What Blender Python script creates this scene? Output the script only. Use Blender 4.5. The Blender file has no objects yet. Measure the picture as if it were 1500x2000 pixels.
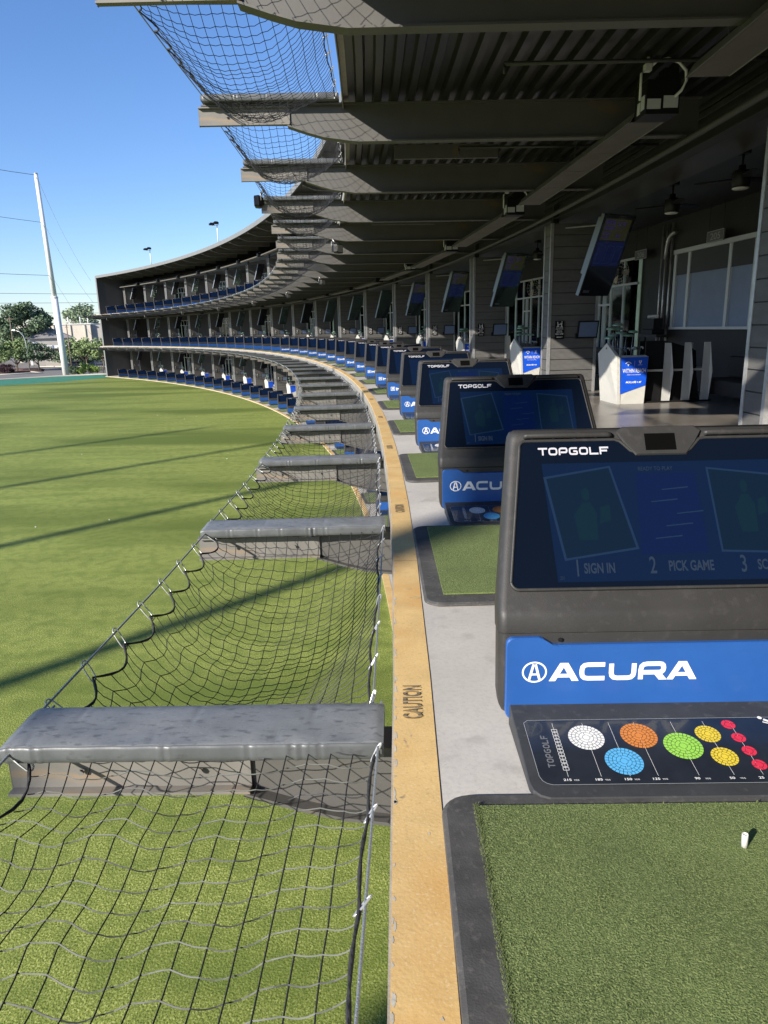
import bpy, bmesh, math, random
from mathutils import Vector, Matrix
rnd = random.Random(7)
R_ = math.radians
sc = bpy.context.scene
col = sc.collection
# ---------------------------------------------------------------- camera
L2Z = 4.53
CAMZ = L2Z + 1.613
pit, rol = R_(14.50), R_(-1.446)
fwd = Vector((0, math.cos(pit), -math.sin(pit)))
r0 = Vector((1, 0, 0)); u0 = Vector((0, math.sin(pit), math.cos(pit)))
rt = r0 * math.cos(rol) + u0 * math.sin(rol); up = -r0 * math.sin(rol) + u0 * math.cos(rol)
cd = bpy.data.cameras.new("camera"); cam = bpy.data.objects.new("camera", cd); col.objects.link(cam)
cam.matrix_world = Matrix(((rt.x, up.x, -fwd.x, 0), (rt.y, up.y, -fwd.y, 0), (rt.z, up.z, -fwd.z, CAMZ), (0, 0, 0, 1)))
cd.sensor_fit = 'HORIZONTAL'; cd.sensor_width = 36; cd.lens = 36 * 1390 / 1500
cd.clip_start = .05; cd.clip_end = 5000
sc.camera = cam
# ---------------------------------------------------------------- light
SUN_AZ, SUN_EL = 44.0, 24.5
sv = Vector((-math.sin(R_(SUN_AZ)) * math.cos(R_(SUN_EL)), -math.cos(R_(SUN_AZ)) * math.cos(R_(SUN_EL)), math.sin(R_(SUN_EL))))
w = bpy.data.worlds.new("World"); sc.world = w; w.use_nodes = True
wn = w.node_tree; wn.nodes.clear()
sky = wn.nodes.new('ShaderNodeTexSky'); sky.sky_type = 'NISHITA'; sky.sun_disc = False
sky.sun_elevation = R_(SUN_EL); sky.sun_rotation = R_(180 + SUN_AZ); sky.altitude = 50; sky.air_density = 1.0; sky.dust_density = .15; sky.ozone_density = 3.5
bg = wn.nodes.new('ShaderNodeBackground'); bg.inputs[1].default_value = .108
wo = wn.nodes.new('ShaderNodeOutputWorld')
hsv = wn.nodes.new('ShaderNodeHueSaturation'); hsv.inputs['Saturation'].default_value = 1.10; hsv.inputs['Value'].default_value = 1.0
wn.links.new(sky.outputs[0], hsv.inputs['Color']); tint = wn.nodes.new('ShaderNodeMix'); tint.data_type = 'RGBA'; tint.blend_type = 'MULTIPLY'; tint.inputs[0].default_value = 1; tint.inputs[7].default_value = (.93, .94, 1.10, 1)
wn.links.new(hsv.outputs[0], tint.inputs[6]); wn.links.new(tint.outputs[2], bg.inputs[0]); wn.links.new(bg.outputs[0], wo.inputs[0])
sd = bpy.data.lights.new("sun", 'SUN'); sd.energy = 5.0; sd.angle = R_(.53); sd.color = (1, .93, .82)
so = bpy.data.objects.new("sun", sd); col.objects.link(so); so.rotation_euler = sv.to_track_quat('Z', 'Y').to_euler(); so.location = (0, 0, 60)
sc.view_settings.view_transform = 'Standard'; sc.view_settings.look = 'None'; sc.view_settings.gamma = 1
sc.view_settings.exposure = 0.72
sc.cycles.max_bounces = 8; sc.cycles.diffuse_bounces = 2; sc.cycles.transparent_max_bounces = 12
# ---------------------------------------------------------------- polar frame of the arc
CX, CY, RR, TH0, BW = -149.72, 6.245, 150.333, -.02115, 3.5
DT = BW / RR
OFF = {1: .25, 2: 0.0, 3: -.40}
FZ = {1: 0.01, 2: L2Z, 3: 2 * L2Z}
def th(k): return TH0 + (k - 1) * DT
def W(k, rho, z): return Vector((CX + (RR + rho) * math.cos(th(k)), CY + (RR + rho) * math.sin(th(k)), z))
# ---------------------------------------------------------------- materials
MATS = {}
def pbr(name, c, rough=.6, metal=0., var=.0, vs=3., bump=0., bs=40., c2=None, spec=.5, coat=0., stretch=None, emit=None, es=0., w=None):
    m = bpy.data.materials.new(name); m.use_nodes = True; nt = m.node_tree; b = nt.nodes['Principled BSDF']
    b.inputs['Roughness'].default_value = rough; b.inputs['Metallic'].default_value = metal
    b.inputs['Base Color'].default_value = (*c, 1); b.inputs['Specular IOR Level'].default_value = spec
    b.inputs['Coat Weight'].default_value = coat; b.inputs['Coat Roughness'].default_value = .08
    tc = nt.nodes.new('ShaderNodeTexCoord'); src = tc.outputs['Object']
    if stretch:
        mp = nt.nodes.new('ShaderNodeMapping'); mp.inputs['Scale'].default_value = stretch
        nt.links.new(src, mp.inputs[0]); src = mp.outputs[0]
    if var > 0 or c2:
        n = nt.nodes.new('ShaderNodeTexNoise'); n.inputs['Scale'].default_value = vs; n.inputs['Detail'].default_value = 7; n.inputs['Roughness'].default_value = .62
        r = nt.nodes.new('ShaderNodeValToRGB'); r.color_ramp.elements[0].position = .33; r.color_ramp.elements[1].position = .68
        a = c2 if c2 else tuple(x * (1 - var) for x in c); d = c if c2 else tuple(min(1, x * (1 + var)) for x in c)
        r.color_ramp.elements[0].color = (*a, 1); r.color_ramp.elements[1].color = (*d, 1)
        nt.links.new(src, n.inputs['Vector']); nt.links.new(n.outputs['Fac'], r.inputs[0]); nt.links.new(r.outputs[0], b.inputs['Base Color'])
    if bump > 0:
        n2 = nt.nodes.new('ShaderNodeTexNoise'); n2.inputs['Scale'].default_value = bs; n2.inputs['Detail'].default_value = 5
        bp = nt.nodes.new('ShaderNodeBump'); bp.inputs['Strength'].default_value = bump; bp.inputs['Distance'].default_value = .01
        nt.links.new(src, n2.inputs['Vector']); nt.links.new(n2.outputs['Fac'], bp.inputs['Height']); nt.links.new(bp.outputs[0], b.inputs['Normal'])
    if emit:
        b.inputs['Emission Color'].default_value = (*emit, 1); b.inputs['Emission Strength'].default_value = es
    MATS[name] = m; return m
def mixnoise(m, scale, amt, lo, hi, stretch=None, c=(0, 0, 0), detail=4, coord='Object'):
    """lay a second, coarser or finer, noise-driven colour over the base colour"""
    nt = m.node_tree; b = nt.nodes['Principled BSDF']; tc = nt.nodes.new('ShaderNodeTexCoord'); src = tc.outputs[coord]
    if stretch:
        mp = nt.nodes.new('ShaderNodeMapping'); mp.inputs['Scale'].default_value = stretch; nt.links.new(src, mp.inputs[0]); src = mp.outputs[0]
    n = nt.nodes.new('ShaderNodeTexNoise'); n.inputs['Scale'].default_value = scale; n.inputs['Detail'].default_value = detail
    nt.links.new(src, n.inputs['Vector'])
    mr = nt.nodes.new('ShaderNodeMapRange'); mr.inputs[1].default_value = lo; mr.inputs[2].default_value = hi; mr.inputs[4].default_value = amt
    nt.links.new(n.outputs['Fac'], mr.inputs[0])
    mx = nt.nodes.new('ShaderNodeMix'); mx.data_type = 'RGBA'; mx.inputs[7].default_value = (*c, 1)
    i = b.inputs['Base Color']
    if i.is_linked: nt.links.new(i.links[0].from_socket, mx.inputs[6])
    else: mx.inputs[6].default_value = i.default_value
    nt.links.new(mr.outputs[0], mx.inputs[0]); nt.links.new(mx.outputs[2], i)
    return m
M_conc = pbr('concrete', (.53, .50, .455), .75, var=.13, vs=1.1, bump=.05, bs=60)
mixnoise(M_conc, 45, .25, .45, .75, c=(.30, .28, .26)); mixnoise(M_conc, .7, .45, .45, .66, c=(.37, .345, .31), detail=9); mixnoise(M_conc, 5, .5, .60, .70, c=(.34, .32, .29), detail=10); mixnoise(M_conc, 150, .4, .62, .72, c=(.22, .21, .20))
M_floor = pbr('polished concrete', (.24, .215, .185), .28, var=.25, vs=.9, bump=.06, bs=30); mixnoise(M_floor, .35, .5, .45, .65, c=(.16, .14, .12))
M_edge = pbr('deck edge concrete', (.30, .285, .26), .8, var=.2, vs=4, bump=.3, bs=50)
M_yel = pbr('yellow deck paint', (.69, .475, .20), .6, var=.10, vs=5, bump=.10, bs=90)
mixnoise(M_yel, 60, .35, .55, .72, c=(.36, .24, .10)); mixnoise(M_yel, 1.3, .5, .55, .72, c=(.45, .29, .13)); mixnoise(M_yel, 2.6, .55, .46, .66, c=(.66, .37, .11)); mixnoise(M_yel, 110, .4, .58, .7, c=(.80, .66, .42)); mixnoise(M_yel, 14, .7, .68, .74, c=(.20, .17, .14), detail=8)
M_ink = pbr('stencil paint', (.10, .09, .075), .8, var=.4, vs=60, c2=(.22, .17, .09))
M_turf = pbr('field turf', (.238, .288, .055), .85, var=.14, vs=.10, bump=1.0, bs=45, spec=.2)
mixnoise(M_turf, 40, .75, .47, .62, c=(.50, .52, .17), detail=6, stretch=(1, .7, 1)); mixnoise(M_turf, 60, .75, .50, .62, c=(.06, .10, .016), detail=5, stretch=(1, .7, 1)); mixnoise(M_turf, 3.5, .35, .46, .62, c=(.09, .14, .025), detail=6)
mixnoise(M_turf, .16, .85, .47, .62, c=(.105, .145, .025), stretch=(.28, 1, 1)); mixnoise(M_turf, .9, .5, .5, .68, c=(.12, .17, .03), stretch=(.3, 1.3, 1))
M_matturf = pbr('mat turf', (.135, .185, .062), .9, var=.2, vs=2.2, bump=1.0, bs=220, spec=.2)
mixnoise(M_matturf, 190, .8, .44, .62, c=(.31, .36, .14), detail=5); mixnoise(M_matturf, 330, .8, .52, .66, c=(.05, .075, .03)); mixnoise(M_matturf, 1.6, .35, .5, .7, c=(.12, .17, .07))
M_rim = pbr('teal turf rim', (.035, .20, .12), .85, var=.2, vs=1)
M_rubber = pbr('black rubber', (.062, .060, .058), .8, var=.25, vs=9, bump=.15, bs=160); mixnoise(M_rubber, 3, .5, .5, .7, c=(.12, .115, .105)); mixnoise(M_rubber, 40, .35, .56, .7, c=(.17, .16, .14), detail=8)
M_steel = pbr('painted beam steel', (.102, .098, .092), .55, var=.10, vs=2.0, bump=.06, bs=30); mixnoise(M_steel, 2.2, .55, .66, .78, c=(.26, .13, .05), detail=8)
M_steel_lit = pbr('sunlit channel steel', (.175, .166, .152), .6, var=.12, vs=3); mixnoise(M_steel_lit, 3, .5, .60, .70, c=(.30, .20, .11), stretch=(.5, 1, 3), detail=9)  # lighter copy of the beam steel, sunlight put into its colour, plus rust
M_steel_shade = pbr('shade toned steel', (.048, .047, .045), .5, var=.12, vs=2)  # darker copy of the beam steel, under-deck shade put into its colour
M_deckun = pbr('corrugated decking', (.019, .0185, .0185), .35, var=.25, vs=1.5, stretch=(1, 1, 1))
M_deckun2 = M_deckun
M_galv = pbr('galvanised trim', (.50, .50, .50), .38, metal=.6, var=.15, vs=8)
M_siding = pbr('grey plank siding', (.105, .102, .099), .62, var=.14, vs=2.2, bump=.25, bs=25, stretch=(1, 1, 4))
M_dark = pbr('dark wall paint', (.028, .027, .028), .6, var=.15, vs=1.5)
M_ceil = pbr('smooth dark ceiling', (.022, .025, .034), .35, var=.12, vs=.8)
M_soffit = pbr('bronze soffit', (.06, .052, .045), .3, var=.2, vs=2)
M_white = pbr('white painted metal', (.75, .74, .71), .45, var=.05, vs=3)
M_fascia = pbr('pale fascia', (.20, .20, .195), .5, var=.08, vs=2)
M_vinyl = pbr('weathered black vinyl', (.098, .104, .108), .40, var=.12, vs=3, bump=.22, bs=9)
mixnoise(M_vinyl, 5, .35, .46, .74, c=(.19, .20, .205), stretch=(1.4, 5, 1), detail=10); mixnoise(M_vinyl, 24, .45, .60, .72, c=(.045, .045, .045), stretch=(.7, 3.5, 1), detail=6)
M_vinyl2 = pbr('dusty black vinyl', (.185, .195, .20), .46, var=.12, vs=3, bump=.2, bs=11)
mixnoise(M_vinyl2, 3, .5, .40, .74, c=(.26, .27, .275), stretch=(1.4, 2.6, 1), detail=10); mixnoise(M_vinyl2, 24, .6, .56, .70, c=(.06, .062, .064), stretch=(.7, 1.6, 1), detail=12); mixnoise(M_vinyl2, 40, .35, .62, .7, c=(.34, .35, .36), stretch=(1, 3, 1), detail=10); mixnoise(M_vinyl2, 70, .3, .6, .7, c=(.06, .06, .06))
M_house = pbr('charcoal console plastic', (.034, .033, .033), .48, var=.16, vs=3, bump=.10, bs=200, spec=.4); mixnoise(M_house, 26, .22, .56, .72, c=(.085, .082, .08), detail=8)
M_glass = pbr('console screen glass', (.003, .006, .014), .12, spec=.22)
M_disp = pbr('lit display', (.003, .007, .018), .12, spec=.2, emit=(.002, .011, .045), es=.34, var=.0)
M_d2 = pbr('display card blue', (.003, .006, .02), .2, emit=(.002, .010, .060), es=.34, spec=.2)
M_d3 = pbr('display card line', (.006, .013, .03), .2, emit=(.014, .04, .10), es=.22, spec=.2)
M_d4 = pbr('display lettering', (.008, .014, .026), .2, emit=(.035, .05, .085), es=.32, spec=.2)
M_d5 = pbr('display dark photo', (.003, .007, .015), .2, emit=(.003, .012, .030), es=.34, spec=.2)
M_d6 = pbr('display green shape', (.003, .009, .015), .2, emit=(.004, .017, .030), es=.34, spec=.2)
M_blue = pbr('blue panel plastic', (.020, .090, .32), .35, var=.10, vs=2.2, coat=.25)
M_lett = pbr('white lettering', (.82, .82, .82), .45)
M_lett2 = pbr('silver lettering', (.72, .72, .80), .25, metal=.35)
M_boardr = pbr('target board moulding', (.036, .038, .041), .6, var=.15, vs=9, bump=.12, bs=160); mixnoise(M_boardr, 30, .3, .58, .7, c=(.10, .10, .10), detail=8)
M_board = pbr('target board print', (.016, .02, .028), .28, var=.2, vs=12, coat=.4)
M_grey = pbr('grey print', (.14, .145, .16), .5)
TC = dict(white=(.75, .75, .74), orange=(.62, .21, .04), blue=(.10, .42, .75), green=(.30, .62, .08), yellow=(.72, .55, .04), red=(.66, .03, .07))
TM = {k: pbr(k + ' target print', v, .5) for k, v in TC.items()}
M_net = pbr('black net twine', (.022, .022, .024), .55)
M_net2 = pbr('frayed net twine', (.085, .09, .08), .6)
M_rope = pbr('black rope', (.03, .03, .032), .8, bump=1, bs=70, stretch=(1, .4, 1), var=.4, vs=60)
M_cable = pbr('galvanised cable', (.42, .44, .45), .42, metal=.7, bump=.6, bs=200)
M_hook = pbr('steel snap hook', (.62, .62, .60), .3, metal=.6)
M_tv = pbr('black screen', (.012, .013, .018), .18, coat=.6)
M_tvcase = pbr('silver screen casing', (.20, .23, .27), .4, metal=.3)
M_tvy = pbr('menu screen yellow', (.012, .012, .008), .2, emit=(.115, .11, .04), es=.065, coat=.2)
M_tvp = pbr('menu screen purple', (.02, .01, .04), .2, emit=(.05, .035, .19), es=.13)
M_tvb = pbr('menu screen blue', (.01, .01, .04), .2, emit=(.006, .010, .06), es=.2, coat=.2)
M_mon = pbr('touch screen with painted reflection', (.16, .22, .36), .15, coat=1)  # bluish reflection is put into the base colour
M_black = pbr('black plastic', (.010, .010, .011), .45, spec=.3)
M_void = pbr('black sensor opening', (.002, .002, .002), .7, spec=.05)
M_rackw = pbr('white laminate', (.55, .54, .50), .4, var=.04, vs=2)
M_bann = pbr('bright blue banner', (.008, .085, .62), .4)
M_heatr = pbr('brushed reflector', (.16, .152, .135), .5, metal=.25, var=.15, vs=5)
M_label = pbr('paper label', (.55, .56, .56), .6)
M_hose = pbr('grey gas hose', (.66, .66, .64), .45)
M_frame = pbr('aluminium frame', (.55, .57, .58), .4, metal=.3)
M_shade = pbr('roller shade', (.20, .25, .36), .5, var=.05)  # grey-blue holds the sky's reflection as plain colour
M_shade2 = pbr('rolled shade', (.05, .052, .055), .6)
M_curt = pbr('sage curtain', (.42, .50, .42), .8, var=.25, vs=2, emit=(.060, .080, .064), es=.55)  # weak glow added to the cloth, standing in for indoor light
M_lamp = pbr('opal lamp lens', (.55, .53, .48), .5)
M_chrome = pbr('chrome club head', (.62, .64, .66), .25, metal=.5)
M_clubg = pbr('green tinted club head', (.22, .36, .28), .3, metal=.3)
M_bark = pbr('tree bark', (.16, .125, .095), .9, var=.3, vs=3)
M_leaf = pbr('dark leaves', (.095, .145, .075), .7, var=.35, vs=.5)  # leaf colours from here on lightened to carry distance haze
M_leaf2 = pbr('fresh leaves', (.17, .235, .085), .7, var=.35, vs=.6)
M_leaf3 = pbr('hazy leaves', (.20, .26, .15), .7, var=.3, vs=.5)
M_hedge = pbr('lime hedge leaves', (.22, .32, .06), .7, var=.3, vs=1.2)
M_purp = pbr('purple shrub leaves', (.05, .022, .028), .8, var=.3, vs=1)
M_asph = pbr('asphalt', (.20, .185, .165), .85, var=.12, vs=.4)
M_ground = pbr('dry grass ground', (.16, .16, .09), .9, var=.25, vs=.05)
M_bldg = pbr('cream render', (.62, .56, .46), .8, var=.05, vs=.3)
M_bldg2 = pbr('grey block wall', (.40, .37, .33), .8, var=.08, vs=.4)
M_roofg = pbr('grey shingles', (.24, .23, .22), .8, var=.15, vs=1)
M_curbw = pbr('pale kerb', (.55, .50, .40), .8)
M_car = pbr('grey car paint', (.16, .17, .19), .25, metal=.5, coat=1)
M_mulch = pbr('mulch', (.10, .045, .03), .9, var=.4, vs=3)
# ---------------------------------------------------------------- mesh helpers
class MB:
    def __init__(s): s.v = []; s.f = []; s.mi = []; s.cur = 0; s.sm = []
    def add(s, vs, fs, smooth=False):
        o = len(s.v); s.v += [tuple(v) for v in vs]; s.f += [tuple(i + o for i in f) for f in fs]; s.mi += [s.cur] * len(fs); s.sm += [smooth] * len(fs)
        return s
    def box(s, x0, x1, y0, y1, z0, z1, ch=0):
        return s.loft([rrect(x0, x1, y0, y1, z0, 0)] + [rrect(x0, x1, y0, y1, z1, 0)])
    def loft(s, rings, caps=True, smooth=False, closed=True):
        n = len(rings[0]); vs = [p for r in rings for p in r]; fs = []
        for a in range(len(rings) - 1):
            for i in range(n if closed else n - 1):
                j = (i + 1) % n; fs.append((a * n + i, a * n + j, (a + 1) * n + j, (a + 1) * n + i))
        s.add(vs, fs, smooth)
        if caps:
            o = len(s.v) - len(vs); s.f += [tuple(o + i for i in reversed(range(n))), tuple(o + (len(rings) - 1) * n + i for i in range(n))]; s.mi += [s.cur] * 2; s.sm += [False] * 2
        return s
    def tube(s, pts, r, n=6, caps=True, smooth=True):
        pts = [Vector(p) for p in pts]; rings = []
        rr = r if isinstance(r, (list, tuple)) else [r] * len(pts)
        for i, p in enumerate(pts):
            d = (pts[min(i + 1, len(pts) - 1)] - pts[max(i - 1, 0)])
            d = d.normalized() if d.length > 1e-9 else Vector((0, 0, 1))
            a = Vector((0, 0, 1)) if abs(d.z) < .9 else Vector((1, 0, 0))
            e1 = d.cross(a).normalized(); e2 = e1.cross(d)
            rings.append([p + (e1 * math.cos(2 * math.pi * q / n) + e2 * math.sin(2 * math.pi * q / n)) * rr[i] for q in range(n)])
        return s.loft(rings, caps, smooth)
    def lathe(s, prof, c=(0, 0, 0), n=16, smooth=True):
        return s.loft([[(c[0] + r * math.cos(2 * math.pi * q / n), c[1] + r * math.sin(2 * math.pi * q / n), c[2] + z) for q in range(n)] for r, z in prof], True, smooth)
    def poly(s, pts): return s.add(pts, [tuple(range(len(pts)))])
    def prism(s, pts, d):
        d = Vector(d); a = [Vector(p) for p in pts]; return s.loft([a, [p + d for p in a]])
    def mesh(s, name, mats):
        me = bpy.data.meshes.new(name); me.from_pydata(s.v, [], s.f)
        for m in (mats if isinstance(mats, (list, tuple)) else [mats]): me.materials.append(m)
        me.polygons.foreach_set('material_index', s.mi); me.polygons.foreach_set('use_smooth', s.sm)
        bm = bmesh.new(); bm.from_mesh(me)
        if len(bm.faces) < 60000: bmesh.ops.recalc_face_normals(bm, faces=bm.faces)
        bm.to_mesh(me); bm.free(); me.update(); return me
    def obj(s, name, mats, parent=None, bevel=0, seg=2):
        me = s.mesh(name, mats)
        if bevel:
            bm = bmesh.new(); bm.from_mesh(me); bmesh.ops.remove_doubles(bm, verts=bm.verts, dist=1e-5)
            es = [e for e in bm.edges if len(e.link_faces) == 2 and e.calc_face_angle(0) > .5]
            bmesh.ops.bevel(bm, geom=es, offset=bevel, segments=seg, profile=.6, affect='EDGES', clamp_overlap=True); bm.to_mesh(me); bm.free()
        o = bpy.data.objects.new(name, me); col.objects.link(o)
        if parent: o.parent = parent
        return o
def rrect(x0, x1, y0, y1, z, r, n=4):
    if r <= 0: return [(x0, y0, z), (x1, y0, z), (x1, y1, z), (x0, y1, z)]
    out = []
    for cx, cy, a in ((x1 - r, y0 + r, -90), (x1 - r, y1 - r, 0), (x0 + r, y1 - r, 90), (x0 + r, y0 + r, 180)):
        for i in range(n + 1): t = R_(a + 90 * i / n); out.append((cx + r * math.cos(t), cy + r * math.sin(t), z))
    return out
def tag(o, label=None, cat=None, group=None, kind=None):
    if label: o['label'] = label
    if cat: o['category'] = cat
    if group: o['group'] = group
    if kind: o['kind'] = kind
    return o
def empty(name, label, cat, group=None, loc=(0, 0, 0), rz=0):
    o = bpy.data.objects.new(name, None); col.objects.link(o); o.location = loc; o.rotation_euler = (0, 0, rz); o.empty_display_size = .2
    return tag(o, label, cat, group)
KIDS = {}
def dup(root, label=None, skip=()):
    def rec(o, p):
        c = o.copy(); col.objects.link(c)
        if p: c.parent = p
        for ch in list(o.children):
            if ch.name.split('.')[0] in skip: continue
            rec(ch, c)
        return c
    c = rec(root, None)
    if label: c['label'] = label
    return c
def place(o, k, rho=0., z=0., drz=0.):
    o.location = W(k, rho, z); o.rotation_euler = (0, 0, th(k) + drz); return o
def share(o, name, parent, loc=(0, 0, 0), rot=(0, 0, 0)):
    c = bpy.data.objects.new(name, o.data); col.objects.link(c); c.parent = parent; c.location = loc; c.rotation_euler = rot; return c
ORD = "zeroth first second third fourth fifth sixth seventh eighth ninth tenth eleventh twelfth thirteenth fourteenth fifteenth sixteenth seventeenth eighteenth nineteenth twentieth twenty-first twenty-second twenty-third twenty-fourth twenty-fifth twenty-sixth twenty-seventh twenty-eighth twenty-ninth thirtieth thirty-first thirty-second thirty-third thirty-fourth thirty-fifth".split()
LV = {1: 'ground level', 2: 'middle level', 3: 'top level'}
# stroke lettering: wide capitals drawn as mitred ribbons
def rib(mb, pts, wd, z, close=False):
    P = [Vector((p[0], p[1])) for p in pts]; n = len(P); L = []; Rr = []
    for i in range(n):
        if close: a, b = P[(i - 1) % n], P[(i + 1) % n]
        else: a, b = P[max(i - 1, 0)], P[min(i + 1, n - 1)]
        d1 = (P[i] - a).normalized() if (P[i] - a).length > 1e-6 else (b - P[i]).normalized(); d2 = (b - P[i]).normalized() if (b - P[i]).length > 1e-6 else d1
        n1 = Vector((-d1.y, d1.x)); n2 = Vector((-d2.y, d2.x)); m = (n1 + n2); m = m.normalized() if m.length > 1e-6 else n1
        q = wd / 2 / max(.35, m.dot(n1)); L.append(P[i] + m * q); Rr.append(P[i] - m * q)
    vs = [(p.x, p.y, z) for p in L] + [(p.x, p.y, z) for p in Rr]
    fs = [(i, (i + 1) % n, n + (i + 1) % n, n + i) for i in range(n if close else n - 1)]
    mb.add(vs, fs)
RO = [(0, 0), (1, 0), (1, 1), (0, 1)]
PG = {'A': [[(-.04, 0), (.20, 0), (.60, 1), (.36, 1)], [(1.06, 0), (.80, 0), (.40, 1), (.66, 1)], [(.27, .20), (.80, .20), (.72, .40), (.36, .40)]], 'R': [[(.52, .42), (.80, .42), (1.06, 0), (.76, 0)]]}
GL = {'C': [[(1.02, 1), (0, 1), (0, 0), (1.02, 0)]],
      'U': [[(0, 1.05), (0, 0), (1, 0), (1, 1.05)]], 'R': [[(0, -.13), (0, 1), (1, 1), (1, .38), (.12, .38)]],
      'T': [[(-.13, 1), (1.13, 1)], [(.5, .93), (.5, -.13)]], 'O': [RO + ['c']], 'P': [[(0, -.13), (0, 1), (1, 1), (1, .33), (.15, .33)]],
      'G': [[(1.03, 1), (0, 1), (0, 0), (1, 0), (1, .48), (.5, .48)]], 'L': [[(0, 1.13), (0, 0), (1.1, 0)]], 'F': [[(0, -.13), (0, 1), (1.1, 1)], [(.1, .48), (.9, .48)]],
      'H': [[(0, 0), (0, 1)], [(1, 0), (1, 1)], [(.08, .5), (.92, .5)]], 'N': [[(0, 0), (0, 1), (1, 0), (1, 1)]], 'D': [[(0, .5), (0, 0), (1, 0), (1, 1), (0, 1), (0, .5)]],
      'M': [[(0, 0), (.1, 1), (.5, .35), (.9, 1), (1, 0)]], 'V': [[(0, 1), (.5, 0), (1, 1)]], 'I': [[(.5, 0), (.5, 1)]], 'K': [[(0, 0), (0, 1)], [(1, 1), (.12, .5), (1, 0)]]}
def rounded(P, r, cl):
    n = len(P); out = []
    for i in range(n):
        if not cl and i in (0, n - 1): out.append(P[i]); continue
        a, b, c = Vector(P[i - 1]), Vector(P[i]), Vector(P[(i + 1) % n]); d1, d2 = a - b, c - b
        l = min(r, d1.length * .45, d2.length * .45)
        p1, p2 = b + d1.normalized() * l, b + d2.normalized() * l
        for t in (0, .33, .67, 1): q = p1 * (1 - t) ** 2 + b * 2 * t * (1 - t) + p2 * t * t; out.append((q.x, q.y))
    return out
def word(mb, text, x, y, h, pitch, wfac=.8, wd=.2, z=0., slant=0.):
    for i, c in enumerate(text):
        if c in PG:
            for j, pg in enumerate(PG[c]): mb.poly([(x + i * pitch + a * pitch * wfac + slant * b * h, y + b * h, z + .0009 + .0003 * j) for a, b in pg])
        for j, s in enumerate(GL.get(c, [])):
            cl = s[-1] == 'c'; s = s[:-1] if cl else s
            gw = pitch * wfac; t = wd * h
            pts = [(x + i * pitch + t / 2 + a * (gw - t) + slant * b * h, y + t / 2 + b * (h - t)) for a, b in s]
            if c in 'CUROPGD': pts = rounded(pts, .30 * h, cl)
            rib(mb, pts, t, z + .00025 * j, cl)
_fc = {}
def text_geo(s, size, bold=0., ext=0.):
    key = (s, size, bold)
    if key not in _fc:
        cu = bpy.data.curves.new('t', 'FONT'); cu.body = s; cu.size = size; cu.offset = bold; cu.resolution_u = 3
        o = bpy.data.objects.new('t', cu); col.objects.link(o); bpy.context.view_layer.update()
        me = o.to_mesh(); _fc[key] = ([v.co.copy() for v in me.vertices], [tuple(p.vertices) for p in me.polygons]); o.to_mesh_clear()
        bpy.data.objects.remove(o); bpy.data.curves.remove(cu)
    return _fc[key]
def text(mb, s, x, y, size, z=0., bold=0., sx=1., slant=0., align='l', rot=0.):
    vs, fs = text_geo(s, size, bold)
    if not vs: return
    wd = max(v.x for v in vs) * sx; dx = {'l': 0, 'c': -wd / 2, 'r': -wd}[align]
    c, q = math.cos(rot), math.sin(rot)
    out = []
    for v in vs:
        a = v.x * sx + v.y * slant + dx; b = v.y
        out.append((x + a * c - b * q, y + a * q + b * c, z))
    mb.add(out, fs)
def remap(mb, fn):
    mb.v = [tuple(fn(*v)) for v in mb.v]; return mb
# ---------------------------------------------------------------- building
B = empty('driving_range_building', 'three storey curved dark steel golf driving range building with open bays', 'building', loc=W(17, 5, 0))
bpy.context.view_layer.update()
BI = B.matrix_world.inverted()
def bpart(mb, name, mats, **kw):
    mb.v = [tuple(BI @ Vector(v)) for v in mb.v]; return mb.obj(name, mats, B, **kw)
K0, K1 = -4.0, 35.0
def ringbox(mb, rho0, rho1, z0, z1, k0=K0, k1=K1, n=None):
    n = n or max(2, int((k1 - k0) * 2)); rings = []
    for i in range(n + 1):
        k = k0 + (k1 - k0) * i / n
        rings.append([W(k, rho0, z0), W(k, rho1, z0), W(k, rho1, z1), W(k, rho0, z1)])
    mb.loft(rings)
def ringstrip(mb, prof, k0=K0, k1=K1, n=None, smooth=False):
    n = n or max(2, int((k1 - k0) * 2)); m = len(prof)
    vs = [W(k0 + (k1 - k0) * i / n, r, z) for i in range(n + 1) for r, z in prof]
    mb.add(vs, [(i * m + j, (i + 1) * m + j, (i + 1) * m + j + 1, i * m + j + 1) for i in range(n) for j in range(m - 1)], smooth)
RB = 7.45
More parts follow.
